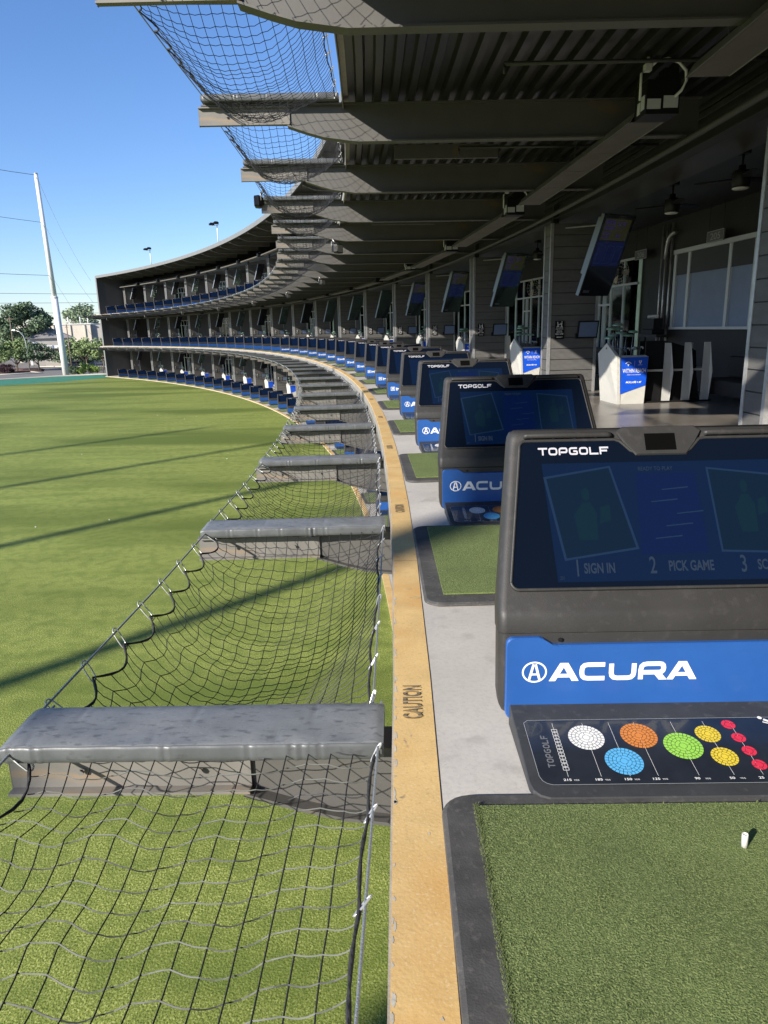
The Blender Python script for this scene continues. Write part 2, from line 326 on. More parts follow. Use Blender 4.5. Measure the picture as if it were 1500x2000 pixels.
for lv in (1, 2, 3):
    z = FZ[lv]; o = OFF[lv]; e = -.545 + o
    if lv > 1:
        mb = MB(); ringbox(mb, e, 1.9, z - .13, z); bpart(mb, 'deck_slab', M_conc)
        # expansion joints are cut as shallow dark grooves: thin strips of sealant
        mb = MB(); ringbox(mb, 1.9, RB + .3, z - .13, z + .001); bpart(mb, 'lounge_floor', M_floor)
        mb = MB(); prof = []; r = e + .06
        while r < 7.3:
            prof += [(r, z - .134), (r + .085, z - .134), (r + .11, z - .205), (r + .185, z - .205)]; r += .21
        ringstrip(mb, prof); bpart(mb, 'corrugated_deck', M_deckun)
        mb = MB(); ringbox(mb, e - .012, e, z - .26, z - .02); bpart(mb, 'edge_plate', M_edge)
    else:
        mb = MB(); ringbox(mb, e, RB + .3, -.3, z); bpart(mb, 'deck_slab', M_conc)
    mb = MB(); ringbox(mb, e - .004, e + .165, z - .02, z + .004); bpart(mb, 'safety_edge_stripe', M_yel)
    zt = z + 4.35
    mb = MB(); ringbox(mb, RB, RB + .25, z + .001, z + (4.45 if lv < 3 else 5.36)); bpart(mb, 'back_wall', M_dark)
    if lv < 3:
        mb = MB(); ringbox(mb, 5.0, RB, z + 4.10, z + 4.16); bpart(mb, 'lounge_ceiling', M_ceil)
        mb = MB(); ringbox(mb, 4.25, 5.0, z + 4.02, z + 4.10); bpart(mb, 'soffit', M_soffit)
    zg = z + 3.95
    mb = MB(); ringbox(mb, 3.92, 4.16, zg, zg + .02); ringbox(mb, 4.03, 4.05, zg + .02, zg + .40); ringbox(mb, 3.92, 4.16, zg + .40, zg + .42); ringbox(mb, 3.86, 3.90, zg + .30, zg + .36); bpart(mb, 'girder', M_steel_shade)
ZR = L2Z + 9.9
mb = MB(); ringbox(mb, 0.0, RB + .3, ZR, ZR + .10); ringbox(mb, 0, .1, ZR - .12, ZR); bpart(mb, 'roof_slab', M_dark)
mb = MB(); ringbox(mb, -.03, 0, ZR - .13, ZR + .22); bpart(mb, 'roof_fascia', M_fascia)
mb = MB(); ringbox(mb, 4.25, RB, FZ[3] + 4.02, FZ[3] + 4.10); bpart(mb, 'lounge_ceiling', M_ceil)
for kk, n_ in ((K1, 'end_wall'), (K0 - .1, 'end_wall')):
    mb = MB(); t_ = .09; mb.loft([[W(kk, .12, -.2), W(kk + t_, .12, -.2), W(kk + t_, RB + .3, -.2), W(kk, RB + .3, -.2)], [W(kk, .12, ZR + .12), W(kk + t_, .12, ZR + .12), W(kk + t_, RB + .3, ZR + .12), W(kk, RB + .3, ZR + .12)]])
    bpart(mb, n_, pbr('end wall cladding', (.055, .056, .06), .6))
    mb = MB(); mb.loft([[W(kk - .01, .06, -.2), W(kk + t_ + .01, .06, -.2), W(kk + t_ + .01, .118, -.2), W(kk - .01, .118, -.2)], [W(kk - .01, .06, ZR + .22), W(kk + t_ + .01, .06, ZR + .22), W(kk + t_ + .01, .118, ZR + .22), W(kk - .01, .118, ZR + .22)]])
    bpart(mb, 'end_wall_trim', M_fascia)
# cantilever beams, one mesh shared by all copies (local x = rho, y = along the deck, z up)
def beam_mesh(roof=False):
    mb = MB()
    if not roof:
        top = -.225
        xs = [(-2.30, -.42), (-1.25, -.44), (-1.0, -.52), (-.8, -.575), (-.4, -.63), (3.95, -.63)]
        mb.prism([(x, -.185, top + (0 if x > -.6 else 0)) for x in (-2.30,)] + [(x, -.185, zb) for x, zb in xs] + [(3.95, -.185, top), ], (0, .02, 0))
        for (x0, za), (x1, zb) in zip(xs[1:-1], xs[2:]):      # lower flange follows the taper
            mb.loft([[(x0, -.25, za), (x0, -.10, za), (x0, -.10, za - .018), (x0, -.25, za - .018)], [(x1, -.25, zb), (x1, -.10, zb), (x1, -.10, zb - .018), (x1, -.25, zb - .018)]])
        mb.box(-2.30, 3.95, -.26, -.08, top, top + .018)
        # bolted channel at the tip
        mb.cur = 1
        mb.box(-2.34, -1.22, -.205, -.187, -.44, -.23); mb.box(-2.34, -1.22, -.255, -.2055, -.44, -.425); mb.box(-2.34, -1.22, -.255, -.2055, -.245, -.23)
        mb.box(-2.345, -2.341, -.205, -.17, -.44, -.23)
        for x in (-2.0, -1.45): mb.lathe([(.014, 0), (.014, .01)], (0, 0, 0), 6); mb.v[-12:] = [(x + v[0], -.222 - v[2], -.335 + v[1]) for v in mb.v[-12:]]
    else:
        xs = [(.12, -.22), (.9, -.45), (4.0, -.45)]
        mb.prism([(.12, -.185, 0)] + [(x, -.185, zb) for x, zb in xs] + [(4.0, -.185, 0)], (0, .02, 0))
        mb.loft([[(.12, -.29, -.22), (.12, -.06, -.22), (.12, -.06, -.238), (.12, -.29, -.238)], [(.9, -.29, -.45), (.9, -.06, -.45), (.9, -.06, -.468), (.9, -.29, -.468)]])
        mb.box(.9, 4.0, -.29, -.06, -.468, -.45)
    return mb
bm0 = beam_mesh().mesh('cantilever_beam', [M_steel, M_steel_lit]); bm1 = beam_mesh(True).mesh('roof_beam', M_steel)
for lv in (2, 3):
    for k in range(-3, 36):
        if k == 35: kk = 34.93
        else: kk = k
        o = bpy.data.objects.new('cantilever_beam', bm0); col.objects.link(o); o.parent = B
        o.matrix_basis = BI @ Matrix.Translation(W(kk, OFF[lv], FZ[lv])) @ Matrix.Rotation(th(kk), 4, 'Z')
for k in range(-3, 35):
    o = bpy.data.objects.new('roof_beam', bm1); col.objects.link(o); o.parent = B
    o.matrix_basis = BI @ Matrix.Translation(W(k, 0, ZR)) @ Matrix.Rotation(th(k), 4, 'Z')
# sprinkler pipes under the decks
mb = MB(); mb.tube([(.75, 0, 0), (3.8, 0, 0)], .02, 6); mb.tube([(.75, 0, .0), (.75, 0, -.09)], .014, 5); sp_me = mb.mesh('sprinkler_pipe', M_steel_shade)
for lv in (2, 3):
    for k in range(-2, 35):
        o = bpy.data.objects.new('sprinkler_pipe', sp_me); col.objects.link(o); o.parent = B
        o.matrix_basis = BI @ Matrix.Translation(W(k + .47, 0, FZ[lv] - .32)) @ Matrix.Rotation(th(k + .47), 4, 'Z')
    mb = MB(); mb.tube([W(K0 + i * .5, 3.35, FZ[lv] - .72) for i in range(int((K1 - K0) * 2))], .045, 8)
    bpart(mb, 'main_pipe', M_steel_shade)
pnl = MB(); pnl.box(-.22, 1.35, -.03, .03, 0, .19); pnl_me = pnl.mesh('under_deck_panel', M_steel)
for lv in (2, 3):
    for k in range(1, 34, 2):
        o = bpy.data.objects.new('under_deck_panel', pnl_me); col.objects.link(o); o.parent = B
        o.matrix_basis = BI @ Matrix.Translation(W(k + .48, 0, FZ[lv] - .46)) @ Matrix.Rotation(th(k + .48), 4, 'Z')
# partition walls: plank siding with metal corner trims
CR0, CR1, CH = 3.80, 4.97, 3.83
KCOLP = [-1.8, .4, 2.45, 5.02, 7.22, 9.22, 11.15, 13.12, 15.1, 17.05, 19.0, 20.95, 22.9, 24.85, 26.82, 28.8, 30.75, 32.75, 34.70]
cmb = MB(); nb = 15; hb = CH / nb
for i in range(nb):
    z0 = i * hb; mb_in = .012
    cmb.loft([rrect(CR0, CR1, 0, .52, z0 + .016, 0), rrect(CR0, CR1, 0, .52, z0 + hb, 0)])
cmb.cur = 1; cmb.box(CR0 + .02, CR1 - .02, .02, .50, 0, CH - .01)
C0 = cmb.obj('partition_wall', [M_siding, M_dark]); tmb = MB()
for x, sx in ((CR0, -1), (CR1, 1)):
    for y, sy in ((0, -1), (.52, 1)):
        tmb.box(min(x + sx * .012, x - sx * .055), max(x + sx * .012, x - sx * .055), min(y + sy * .012, y), max(y + sy * .012, y), 0, CH + .01)
        tmb.box(min(x + sx * .012, x), max(x + sx * .012, x), min(y, y - sy * .055), max(y, y - sy * .055), 0, CH + .008)
trim_me = tmb.mesh('corner_trim', M_galv)
post_me = MB().box(CR0 + .10, CR0 + .24, .22, .36, CH - .01, 4.36).mesh('post', M_steel_shade)
part_me = C0.data; bpy.data.objects.remove(C0)
for lv in (1, 2, 3):
    for kk in KCOLP:
        Mx = BI @ Matrix.Translation(W(kk, 0, FZ[lv])) @ Matrix.Rotation(th(kk), 4, 'Z')
        o = bpy.data.objects.new('partition_wall', part_me); col.objects.link(o); o.parent = B; o.matrix_basis = Mx
        for nm, me in (('corner_trim', trim_me), ('post', post_me)):
            c = bpy.data.objects.new(nm, me); col.objects.link(c); c.parent = o
# storefront: curtain, glass frames along the back wall from bay 5.8 on
fr_me = MB(); 
for i in range(4): fr_me.box(i * .875 - .03, i * .875 + .03, 0, .07, 0, 3.35)
fr_me.box(0.03, 3.5, 0.005, .065, 2.62, 2.68); fr_me.box(.03, 3.5, .005, .065, 3.29, 3.35); fr_me.box(.03, 3.5, .005, .065, .001, .08)
fr_me.box(.9, 1.74, -.01, 0.0, 2.1, 2.16)
for x in (1.22, 1.34): fr_me.box(x, x + .045, -.01, .05, .08, 2.6)
fr_me = fr_me.mesh('storefront_frame', M_frame)
cu = MB(); n = 70
pts = [(i * 3.46 / n, .16 + .045 * math.sin(i * 1.15) + .02 * math.sin(i * 2.7)) for i in range(n + 1)]
cu.add([(x, y, zz) for zz in (.05, 3.3) for x, y in pts], [(i, i + 1, n + 2 + i, n + 1 + i) for i in range(n)], True)
cu_me = cu.mesh('curtain', M_curt)
mg = bpy.data.materials.new('storefront glass'); mg.use_nodes = True; nt = mg.node_tree; nt.nodes.clear()
o_ = nt.nodes.new('ShaderNodeOutputMaterial'); tr = nt.nodes.new('ShaderNodeBsdfTransparent'); gl = nt.nodes.new('ShaderNodeBsdfGlossy'); gl.inputs['Roughness'].default_value = .03
mx = nt.nodes.new('ShaderNodeMixShader'); fz = nt.nodes.new('ShaderNodeFresnel'); fz.inputs[0].default_value = 1.22; tr.inputs[0].default_value = (.75, .82, .78, 1)
nt.links.new(fz.outputs[0], mx.inputs[0]); nt.links.new(tr.outputs[0], mx.inputs[1]); nt.links.new(gl.outputs[0], mx.inputs[2]); nt.links.new(mx.outputs[0], o_.inputs[0])
gl_me = MB().box(.03, 3.47, .03, .04, .08, 3.29).mesh('glass_pane', mg)
for lv in (1, 2, 3):
    for k in range(6, 34):
        if (lv != 2 and k < 14) or (k > 14 and k % 4 in (1, 2)): continue
        Mx = BI @ Matrix.Translation(W(k - .2, RB - .22, FZ[lv])) @ Matrix.Rotation(th(k + .3) + R_(90), 4, 'Z')
        # local x runs along the deck, local -y faces the field: turn it round
        o = bpy.data.objects.new('storefront', fr_me); col.objects.link(o); o.parent = B
        Mx = BI @ Matrix.Translation(W(k + .8, RB - .22, FZ[lv])) @ Matrix.Rotation(th(k + .3) - R_(90), 4, 'Z')
        o.matrix_basis = Mx
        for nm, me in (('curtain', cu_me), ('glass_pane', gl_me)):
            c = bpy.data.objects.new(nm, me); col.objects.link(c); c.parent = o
# shaded window beside it
def window(k0, k1):
    f = MB()
    def hb(rho0, rho1, ka, kb, z0, z1): f.loft([[W(ka, rho0, z0), W(kb, rho0, z0), W(kb, rho1, z0), W(ka, rho1, z0)], [W(ka, rho0, z1), W(kb, rho0, z1), W(kb, rho1, z1), W(ka, rho1, z1)]])
    r = RB - .16; z = L2Z; d = .055 / BW
    for q in (0, .2, .72, 1): kk = k1 + (k0 - k1) * q; hb(r, r + .14, kk - d, kk + d, z + 1.46, z + 3.2)
    hb(r - .02, r + .14, k0 - d, k1 + d, z + 1.40, z + 1.459); hb(r - .03, r + .14, k0 - d, k1 + d, z + 3.201, z + 3.30)
    o = bpart(f, 'window_frame', M_frame)
    f = MB(); hb(r + .06, r + .07, k0, k1, z + 1.46, z + 2.75); c = f; c.v = [tuple(BI @ Vector(v)) for v in c.v]; c.obj('roller_shade', M_shade, o)
    f2 = MB(); f = f2; hb(r + .03, r + .045, k0, k1, z + 2.7, z + 3.2); f2.v = [tuple(BI @ Vector(v)) for v in f2.v]; f2.obj('shade_valance', M_shade2, o)
def hbx(f, rho0, rho1, ka, kb, z0, z1): f.loft([[W(ka, rho0, z0), W(kb, rho0, z0), W(kb, rho1, z0), W(ka, rho1, z0)], [W(ka, rho0, z1), W(kb, rho0, z1), W(kb, rho1, z1), W(ka, rho1, z1)]])
f = MB(); r = RB - .16; d = .055 / BW; z = L2Z; k0, k1 = 4.35, 5.30
for q in (0, .2, .72, 1): kk = k1 + (k0 - k1) * q; hbx(f, r, r + .14, kk - d, kk + d, z + 1.46, z + 3.2)
hbx(f, r - .02, r + .14, k0 - d, k1 + d, z + 1.40, z + 1.459); hbx(f, r - .03, r + .14, k0 - d, k1 + d, z + 3.201, z + 3.30)
wf = bpart(f, 'window_frame', M_frame)
f = MB(); hbx(f, r + .06, r + .07, k0, k1, z + 1.46, z + 2.72); f.v = [tuple(BI @ Vector(v)) for v in f.v]; f.obj('roller_shade', M_shade, wf)
f = MB(); hbx(f, r + .03, r + .045, k0, k1, z + 2.70, z + 3.2); f.v = [tuple(BI @ Vector(v)) for v in f.v]; f.obj('shade_valance', M_shade2, wf)
f = MB()
for kk in (5.42, 5.5, 5.56): f.tube([W(kk, RB - .06, L2Z + .2), W(kk, RB - .06, L2Z + 4.0)], .03, 8)
f.tube([W(5.35 + .02 * i, RB - .1 - .06 * math.sin(i * .5), L2Z + 3.75 - .012 * i * i) for i in range(8)], .05, 8)
bpart(f, 'wall_conduit', M_galv)

# ---------------------------------------------------------------- game console (local: x = rho, y = away from camera, z up)
XC = .605
def slope_y(z): return -(1.16 - z) * .606
def build_kiosk():
    root = empty('game_console', 'x', 'console', 'golf bay consoles along the tee line')
    mb = MB(); secs = [(.028, .690, -.37, -.33), (.040, .704, -.395, -.31), (.07, .716, -.41, -.29), (.12, .722, -.415, -.28), (.398, .724, -.415, -.28), (.402, .720, -.411, -.28), (.408, .728, -.422, -.28), (.47, .728, -.424, -.27), (.50, .727, -.405, -.26), (.53, .722, -.377, -.24), (1.10, .643, -.030, .075), (1.13, .638, -.012, .085), (1.148, .630, -.006, .08), (1.158, .616, .008, .07)]
    mb.loft([rrect(XC - hw, XC + hw, yf, yb, z, .035, 4) for z, hw, yf, yb in secs], True, False)
    h = mb.obj('housing', M_house, root); 
    for p in h.data.polygons: p.use_smooth = len(p.vertices) == 4
    h.data.set_sharp_from_angle(angle=R_(40)) if hasattr(h.data, 'set_sharp_from_angle') else None
    # screen glass outline on the sloping face (u = x, v = z)
    def arc(cx, cy, r, a0, a1, n=5): return [(cx + r * math.cos(R_(a0 + (a1 - a0) * i / n)), cy + r * math.sin(R_(a0 + (a1 - a0) * i / n))) for i in range(n + 1)]
    ol = [(-.035, .565)] if 0 else []
    ol = arc(-.032, .60, .032, 190, 270) + arc(1.242, .60, .032, -90, -10) + arc(1.172, 1.09, .03, -10, 90)
    ol += [(.80, 1.12), (.775, 1.115), (.735, 1.078), (.715, 1.068), (.50, 1.068), (.48, 1.075), (.44, 1.112), (.415, 1.12)] + arc(.038, 1.09, .03, 90, 190)
    def sp(x, z, off): return (x, slope_y(z) - .855 * off, z + .518 * off)
    mb = MB(); mb.loft([[sp(x, z, -.004) for x, z in ol], [sp(x, z, .0035) for x, z in ol]]); g = mb.obj('screen', M_glass, root)
    mb = MB(); loop = [sp(x, z, .002) for x, z in ol]; loop.append(loop[0])
    mb.tube(loop, .0075, 6, False); mb.obj('screen_bezel', M_house, root)
    # sensor bump, ridges
    mb = MB(); bump = [(.425, 1.148), (.455, 1.105), (.50, 1.055), (.715, 1.055), (.76, 1.105), (.79, 1.148), (.76, 1.168), (.455, 1.168)]
    mb.loft([[sp(x, z, -.01) for x, z in bump], [sp(x, z, .005) for x, z in bump], [sp(XC + (x - XC) * .96, 1.112 + (z - 1.112) * .93, .012) for x, z in bump]]); b = mb.obj('sensor_housing', M_house, root)
    for p in b.data.polygons: p.use_smooth = False
    mb = MB(); mb.loft([[sp(x, z, .009) for x, z in ((.543, 1.072), (.672, 1.072), (.672, 1.137), (.543, 1.137))], [sp(x, z, .0135) for x, z in ((.543, 1.072), (.672, 1.072), (.672, 1.137), (.543, 1.137))]]); mb.obj('sensor_window', M_void, b)
    mb = MB()
    for x0, x1 in ((.03, .405), (.80, 1.18)): mb.tube([sp(x0, 1.137, .002), sp(x0 + .012, 1.139, .008), sp(x1 - .02, 1.139, .008), sp(x1, 1.135, .002)], .0125, 8)
    mb.obj('top_ridge', M_house, root)
    mb = MB()
    for x in (.06, .15, .24, .33, .86, .95, 1.04): mb.loft([[sp(x + a, 1.1225 + c, .0075) for a, c in ((0, 0), (.012, 0), (.012, .0045), (0, .0045))], [sp(x + a, 1.1225 + c, .0088) for a, c in ((0, 0), (.012, 0), (.012, .0045), (0, .0045))]])
    mb.obj('drain_slots', M_black, root)
    # lettering over the screen
    mb = MB(); word(mb, 'TOPGOLF', .088, 1.062, .030, .0435, .88, .23); remap(mb, lambda x, y, z: sp(x, y, .0045 + z)); lt = mb.obj('screen_lettering', M_lett2, root); lt['label'] = 'silver capital lettering at the top left of the screen'
    # lit picture behind the glass
    mb = MB(); mb.poly([sp(.098, 1.03, .0042), sp(.127, .592, .0042), sp(1.12, .592, .0042), sp(1.11, 1.03, .0042)])
    dp = mb.obj('display_image', M_disp, root)
    mb = MB()
    def q(pts, off): mb.poly([sp(x, z, off) for x, z in pts])
    mb.cur = 0; c1 = [(.10, .978), (.385, 1.017), (.469, .705), (.161, .667)]
    q(c1, .0050); mb.cur = 1; cc = (sum(p[0] for p in c1) / 4, sum(p[1] for p in c1) / 4)
    q([(cc[0] + (x - cc[0]) * .93, cc[1] + (z - cc[1]) * .95) for x, z in c1], .0055)
    mb.cur = 2; q([(.49, .985), (.735, .99), (.75, .69), (.475, .685)], .0050); mb.cur = 0; 
    c3 = [(.785, 1.005), (1.06, .975), (1.09, .68), (.80, .69)]; q(c3, .0050); mb.cur = 1; cc3 = (.93, .84); q([(cc3[0] + (x - cc3[0]) * .94, cc3[1] + (z - cc3[1]) * .95) for x, z in c3], .0055)
    mb.cur = 3      # person-like soft shapes on the cards
    for cx, cz, s in ((.27, .82, .8), (.93, .84, .7)):
        q([(cx - .05 * s, cz - .08), (cx + .045 * s, cz - .08), (cx + .05 * s, cz + .02), (cx + .02 * s, cz + .06), (cx - .02 * s, cz + .06), (cx - .07 * s, cz + .01)], .0060)
        q([(cx + .022 * s * math.cos(a * .785), cz + .09 + .026 * math.sin(a * .785)) for a in range(8)], .0060)
        q([(cx + .06 * s, cz - .02), (cx + .12 * s, cz - .01), (cx + .12 * s, cz + .05), (cx + .07 * s, cz + .04)], .0060)
    mb.cur = 0
    for i in range(5): a = .54 + .05 * (i % 3); q([(a, .74 + .045 * i), (a + .11, .748 + .045 * i), (a + .11, .753 + .045 * i), (a, .744 + .045 * i)], .0055)
    mb.obj('display_cards', [M_d3, M_d5, M_d2, M_d6], dp)
    mb = MB(); text(mb, 'SIGN IN', .235, .622, .05, 0, .0015, .72); text(mb, 'PICK GAME', .577, .626, .05, .0, .0015, .72); text(mb, 'SCORE', .935, .626, .05, 0, .0015, .72)
    text(mb, '201', .135, .600, .018, .0, 0, .8)
    text(mb, '1', .195, .612, .085, .0, .001, .7); text(mb, '2', .50, .618, .085, .0, .001, .7); text(mb, '3', .865, .618, .085, .0, .001, .7)
    text(mb, 'READY TO PLAY', .50, .995, .022, 0, 0, .9)
    remap(mb, lambda x, y, z: sp(x, y, .0066)); mb.obj('display_lettering', M_d4, dp)
    # blue panel
    yv = -.428
    bl = arc(-.047, .068, .045, 180, 270) + arc(1.255, .068, .045, -90, 0) + arc(1.27, .33, .03, 0, 90) + [(.115, .358), (.095, .362), (.055, .388), (.04, .392)] + arc(-.062, .362, .03, 90, 180)
    mb = MB(); cx, cz = .605, .21
    mb.loft([[(x, yv + .02, z) for x, z in bl], [(x, yv - .004, z) for x, z in bl], [(x + (.004 if x < cx else -.004), yv - .010, z + (.004 if z < cz else -.004)) for x, z in bl]])
    mb.obj('brand_panel', M_blue, root)
    mb = MB(); mb.lathe([(.009, 0), (.009, .002)], (0, 0, 0), 12); remap(mb, lambda x, y, z: (.125 + x, -.4245 - z, .378 + y)); mb.obj('panel_lock', M_black, root)
    yl = yv - .0112
    # target board on the floor in front
    def bz(y): return .10 + (-.42 - y) * -.146
    def bd(x, y, off=0): return (x, y, bz(y) + off)
    ob = [(-.075, -.43), (-.070, -.87), (-.062, -.905), (-.042, -.928), (-.01, -.94), (1.23, -.94), (1.265, -.925), (1.285, -.89), (1.285, -.43)]
    mb = MB(); mb.loft([[(x, y, .006) for x, y in ob], [bd(x, y, -.004) for x, y in ob], [bd(XC + (x - XC) * .995, y + (.004 if y < -.6 else 0), 0) for x, y in ob]])
    tb = mb.obj('target_board', M_boardr, root)
    ib = [(-.037, -.555), (-.030, -.84), (-.022, -.862), (-.008, -.875), (.012, -.882), (1.20, -.882), (1.225, -.87), (1.24, -.85), (1.24, -.555), (1.22, -.54), (-.02, -.54)]
    mb = MB(); mb.loft([[bd(x, y, -.002) for x, y in ib], [bd(x, y, .003) for x, y in ib]]); pn = mb.obj('printed_panel', M_board, tb); mb = MB(); rib(mb, ib, .0014, 0, True); remap(mb, lambda x, y, z: bd(x, y, .0035)); mb.obj('panel_edge', M_frame, tb)
    for nm, cx, cy, rr, nr in (('white', .187, -.643, .068, 5), ('orange', .389, -.636, .069, 5), ('blue', .293, -.771, .069, 5), ('green', .536, -.695, .071, 5), ('yellow', .653, -.632, .047, 4), ('yellow', .665, -.754, .048, 4), ('red', .753, -.581, .026, 2), ('red', .760, -.655, .026, 2), ('red', .767, -.726, .026, 2), ('red', .771, -.797, .026, 2)):
        mb = MB(); rg = .0012
        for j in range(nr):
            a0, a1 = rr * j / nr + (rg if j else 0), rr * (j + 1) / nr - rg * .4; ns = [1, 4, 12, 20, 28][j] if nr > 2 else [1, 4][j]
            for s_ in range(ns):
                gap = (.0011 / max(a1, .01)) if ns > 1 else 0; st = max(2, 32 // ns); A0, A1 = 2 * math.pi * s_ / ns + gap + .2 * j, 2 * math.pi * (s_ + 1) / ns - gap + .2 * j
                vs = []
                for i in range(st + 1):
                    a = A0 + (A1 - A0) * i / st
                    vs += [bd(cx + a0 * math.cos(a), cy + a0 * math.sin(a) / 1.0, .0042), bd(cx + a1 * math.cos(a), cy + a1 * math.sin(a), .0042)]
                mb.add(vs, [(2 * i, 2 * i + 1, 2 * i + 3, 2 * i + 2) for i in range(st)])
        tg = mb.obj('printed_target', TM[nm], tb); tg['label'] = nm + ' ring target print'
    mb = MB()
    for x in (.073, .19, .293, .392, .536, .66, .762):
        mb.box(x - .0005, x + .0005, -.845, -.56, -.0012, -.0011)
    for i in range(12):
        y = -.815 + i * .0185
        for a in ((.062, .084, y, y + .0015), (.062, .084, y + .0135, y + .015), (.062, .0635, y, y + .015), (.0825, .084, y, y + .015)): mb.box(a[0], a[1], a[2], a[3], .0004, .0006)
    for x, s in ((.068, '215'), (.178, '185'), (.281, '150'), (.380, '125'), (.53, '90'), (.652, '50'), (.754, '25')):
        text(mb, s, x - .016, -.866, .0145, .0003, .0002, 1.35); text(mb, 'YDS', x + .020, -.866, .009, .0003, 0, 1.2)
    text(mb, 'KEEP BACK FROM THE', .895, -.640, .014, .0003, 0, 1.); text(mb, 'YELLOW LINE', .895, -.665, .023, .0003, .0006, .9)
    text(mb, 'LOOK BEHIND', .945, -.765, .014, .0003, 0, 1.); text(mb, 'YOU', .945, -.790, .023, .0003, .0006, 1.)
    for ax, ay in ((.90, -.60), (.945, -.735)):    # little falling figure
        rib(mb, [(ax, ay + .045), (ax + .02, ay + .03), (ax + .045, ay)], .012, .0003); rib(mb, [(ax + .02, ay + .03), (ax + .03, ay + .05), (ax + .05, ay + .05)], .006, .0006); rib(mb, [(ax - .01, ay + .03), (ax + .02, ay + .015), (ax + .015, ay - .005)], .006, .0009)
        mb.add([(ax - .01 + .009 * math.cos(a * .785), ay + .055 + .009 * math.sin(a * .785), .0003) for a in range(8)], [tuple(range(8))]); rib(mb, [(ax + .05, ay + .004), (ax + .11, ay + .003)], .006, .0003)
    remap(mb, lambda x, y, z: (x, y, bz(y) + .0048 + z)); mb.obj('board_markings', M_lett, tb)
    mb = MB(); word(mb, 'TOPGOLF', 0, 0, .026, .025, .85, .2); remap(mb, lambda x, y, z: (.038 - y, -.80 + x, bz(-.80 + x) + .0044)); mb.obj('board_lettering', M_grey, tb)
    return root, yl
KI, yl = build_kiosk()
def ell(mb, cx, cy, rx, ry, wd, z, n=32): rib(mb, [(cx + rx * math.cos(2 * math.pi * i / n), cy + ry * math.sin(2 * math.pi * i / n)) for i in range(n)], wd, z, True)
mb = MB(); word(mb, 'ACURA', .086, .203, .080, .1185, .93, .245)
ell(mb, .023, .2435, .047, .043, .007, 0)
rib(mb, [(.001, .207), (.019, .278)], .010, .0003); rib(mb, [(.045, .207), (.027, .278)], .010, .0006); rib(mb, [(.012, .234), (.034, .234)], .008, .0009)
remap(mb, lambda x, y, z: (x, yl - z, y)); acura_me = mb.mesh('panel_lettering', M_lett)
mb = MB(); word(mb, 'HONDA', .10, .203, .075, .115, .86, .30)
rib(mb, [(-.022, .205), (-.022, .283), (.068, .283), (.068, .205)], .008, .0, True); rib(mb, [(.002, .21), (.006, .278)], .014, .0003); rib(mb, [(.044, .21), (.040, .278)], .014, .0006); rib(mb, [(.010, .243), (.036, .243)], .014, .0009)
for i, c in enumerate('HONDA'):
    if c in 'HNA':
        for a in (0, .70): mb.box(.10 + i * .115 - .004 + a * .095, .10 + i * .115 + .034 + a * .095, .200, .209, 0, .0002)
remap(mb, lambda x, y, z: (x, yl - z, y)); honda_me = mb.mesh('panel_lettering', M_lett)
SIMPLE = ('drain_slots', 'panel_lock', 'display_cards', 'display_lettering', 'board_markings', 'board_lettering', 'printed_target', 'top_ridge', 'sensor_window')
kiosks = {}
# a thrifty version with the same outline for the far bays
def kiosk_label(lv, k):
    if lv == 2:
        if k == 1: return 'nearest blue and charcoal golf console, filling the right edge of the picture'
        return 'blue and charcoal golf console, %s from the camera on the middle level' % ORD[k]
    return 'blue and charcoal golf console, %s from the far end wall on the %s' % (ORD[35 - k], LV[lv])
for lv in (2, 1, 3):
    for k in range(1, 35):
        if lv == 2 and k == 1: o = KI
        else:
            sk = () if (lv == 2 and k <= 3) else SIMPLE
            if lv == 2 and 3 < k <= 8: sk = tuple(s for s in SIMPLE if s not in ('sensor_window', 'top_ridge'))
            if lv == 3 and k < 14: continue
            if lv == 1 and k < 3: continue
            o = dup(KI, None, sk)
        o['label'] = kiosk_label(lv, k); place(o, k, OFF[lv] + (0, 0, .0)[0], FZ[lv] + (.004 if True else 0)); kiosks[lv, k] = o
for (lv, k), o in kiosks.items():
    if lv == 2 and k <= 16:
        c = bpy.data.objects.new('panel_lettering', acura_me if k <= 4 else honda_me); col.objects.link(c); c.parent = o
# ---------------------------------------------------------------- hitting mats
mroot = empty('hitting_mat', 'x', 'mat', 'hitting mats on the tee decks')
def rc_(x0, x1, y0, y1, r, z): return rrect(x0, x1, y0, y1, z, r, 6)
mb = MB(); mb.loft([rc_(-.388, 1.75, -2.62, -.895, .10, .002), rc_(-.385, 1.745, -2.617, -.90, .10, .012), rc_(-.372, 1.732, -2.604, -.912, .09, .020)]); mb.obj('rubber_border', M_rubber, mroot)
def grassgrid(x0, x1, y0, y1, z):
    mb = MB(); mb.box(x0, x1, y0, y1, z - .01, z); return mb
mb = grassgrid(-.268, 1.62, -2.49, -.985, .034); mb.obj('turf_pad', M_matturf, mroot)
mats = []
for lv in (2, 1, 3):
    for k in range(1, 35):
        if (lv, k) not in kiosks: continue
        o = mroot if (lv == 2 and k == 1) else dup(mroot)
        o['label'] = 'green hitting mat with black rubber border, %s from the %s, %s' % ((ORD[k], 'camera', LV[lv]) if lv == 2 else (ORD[35 - k], 'end wall', LV[lv]))
        place(o, k, OFF[lv], FZ[lv] + .004); mats.append(o)
mats[0].location = W(1 + .02 / BW * 0, 0, L2Z + .004)
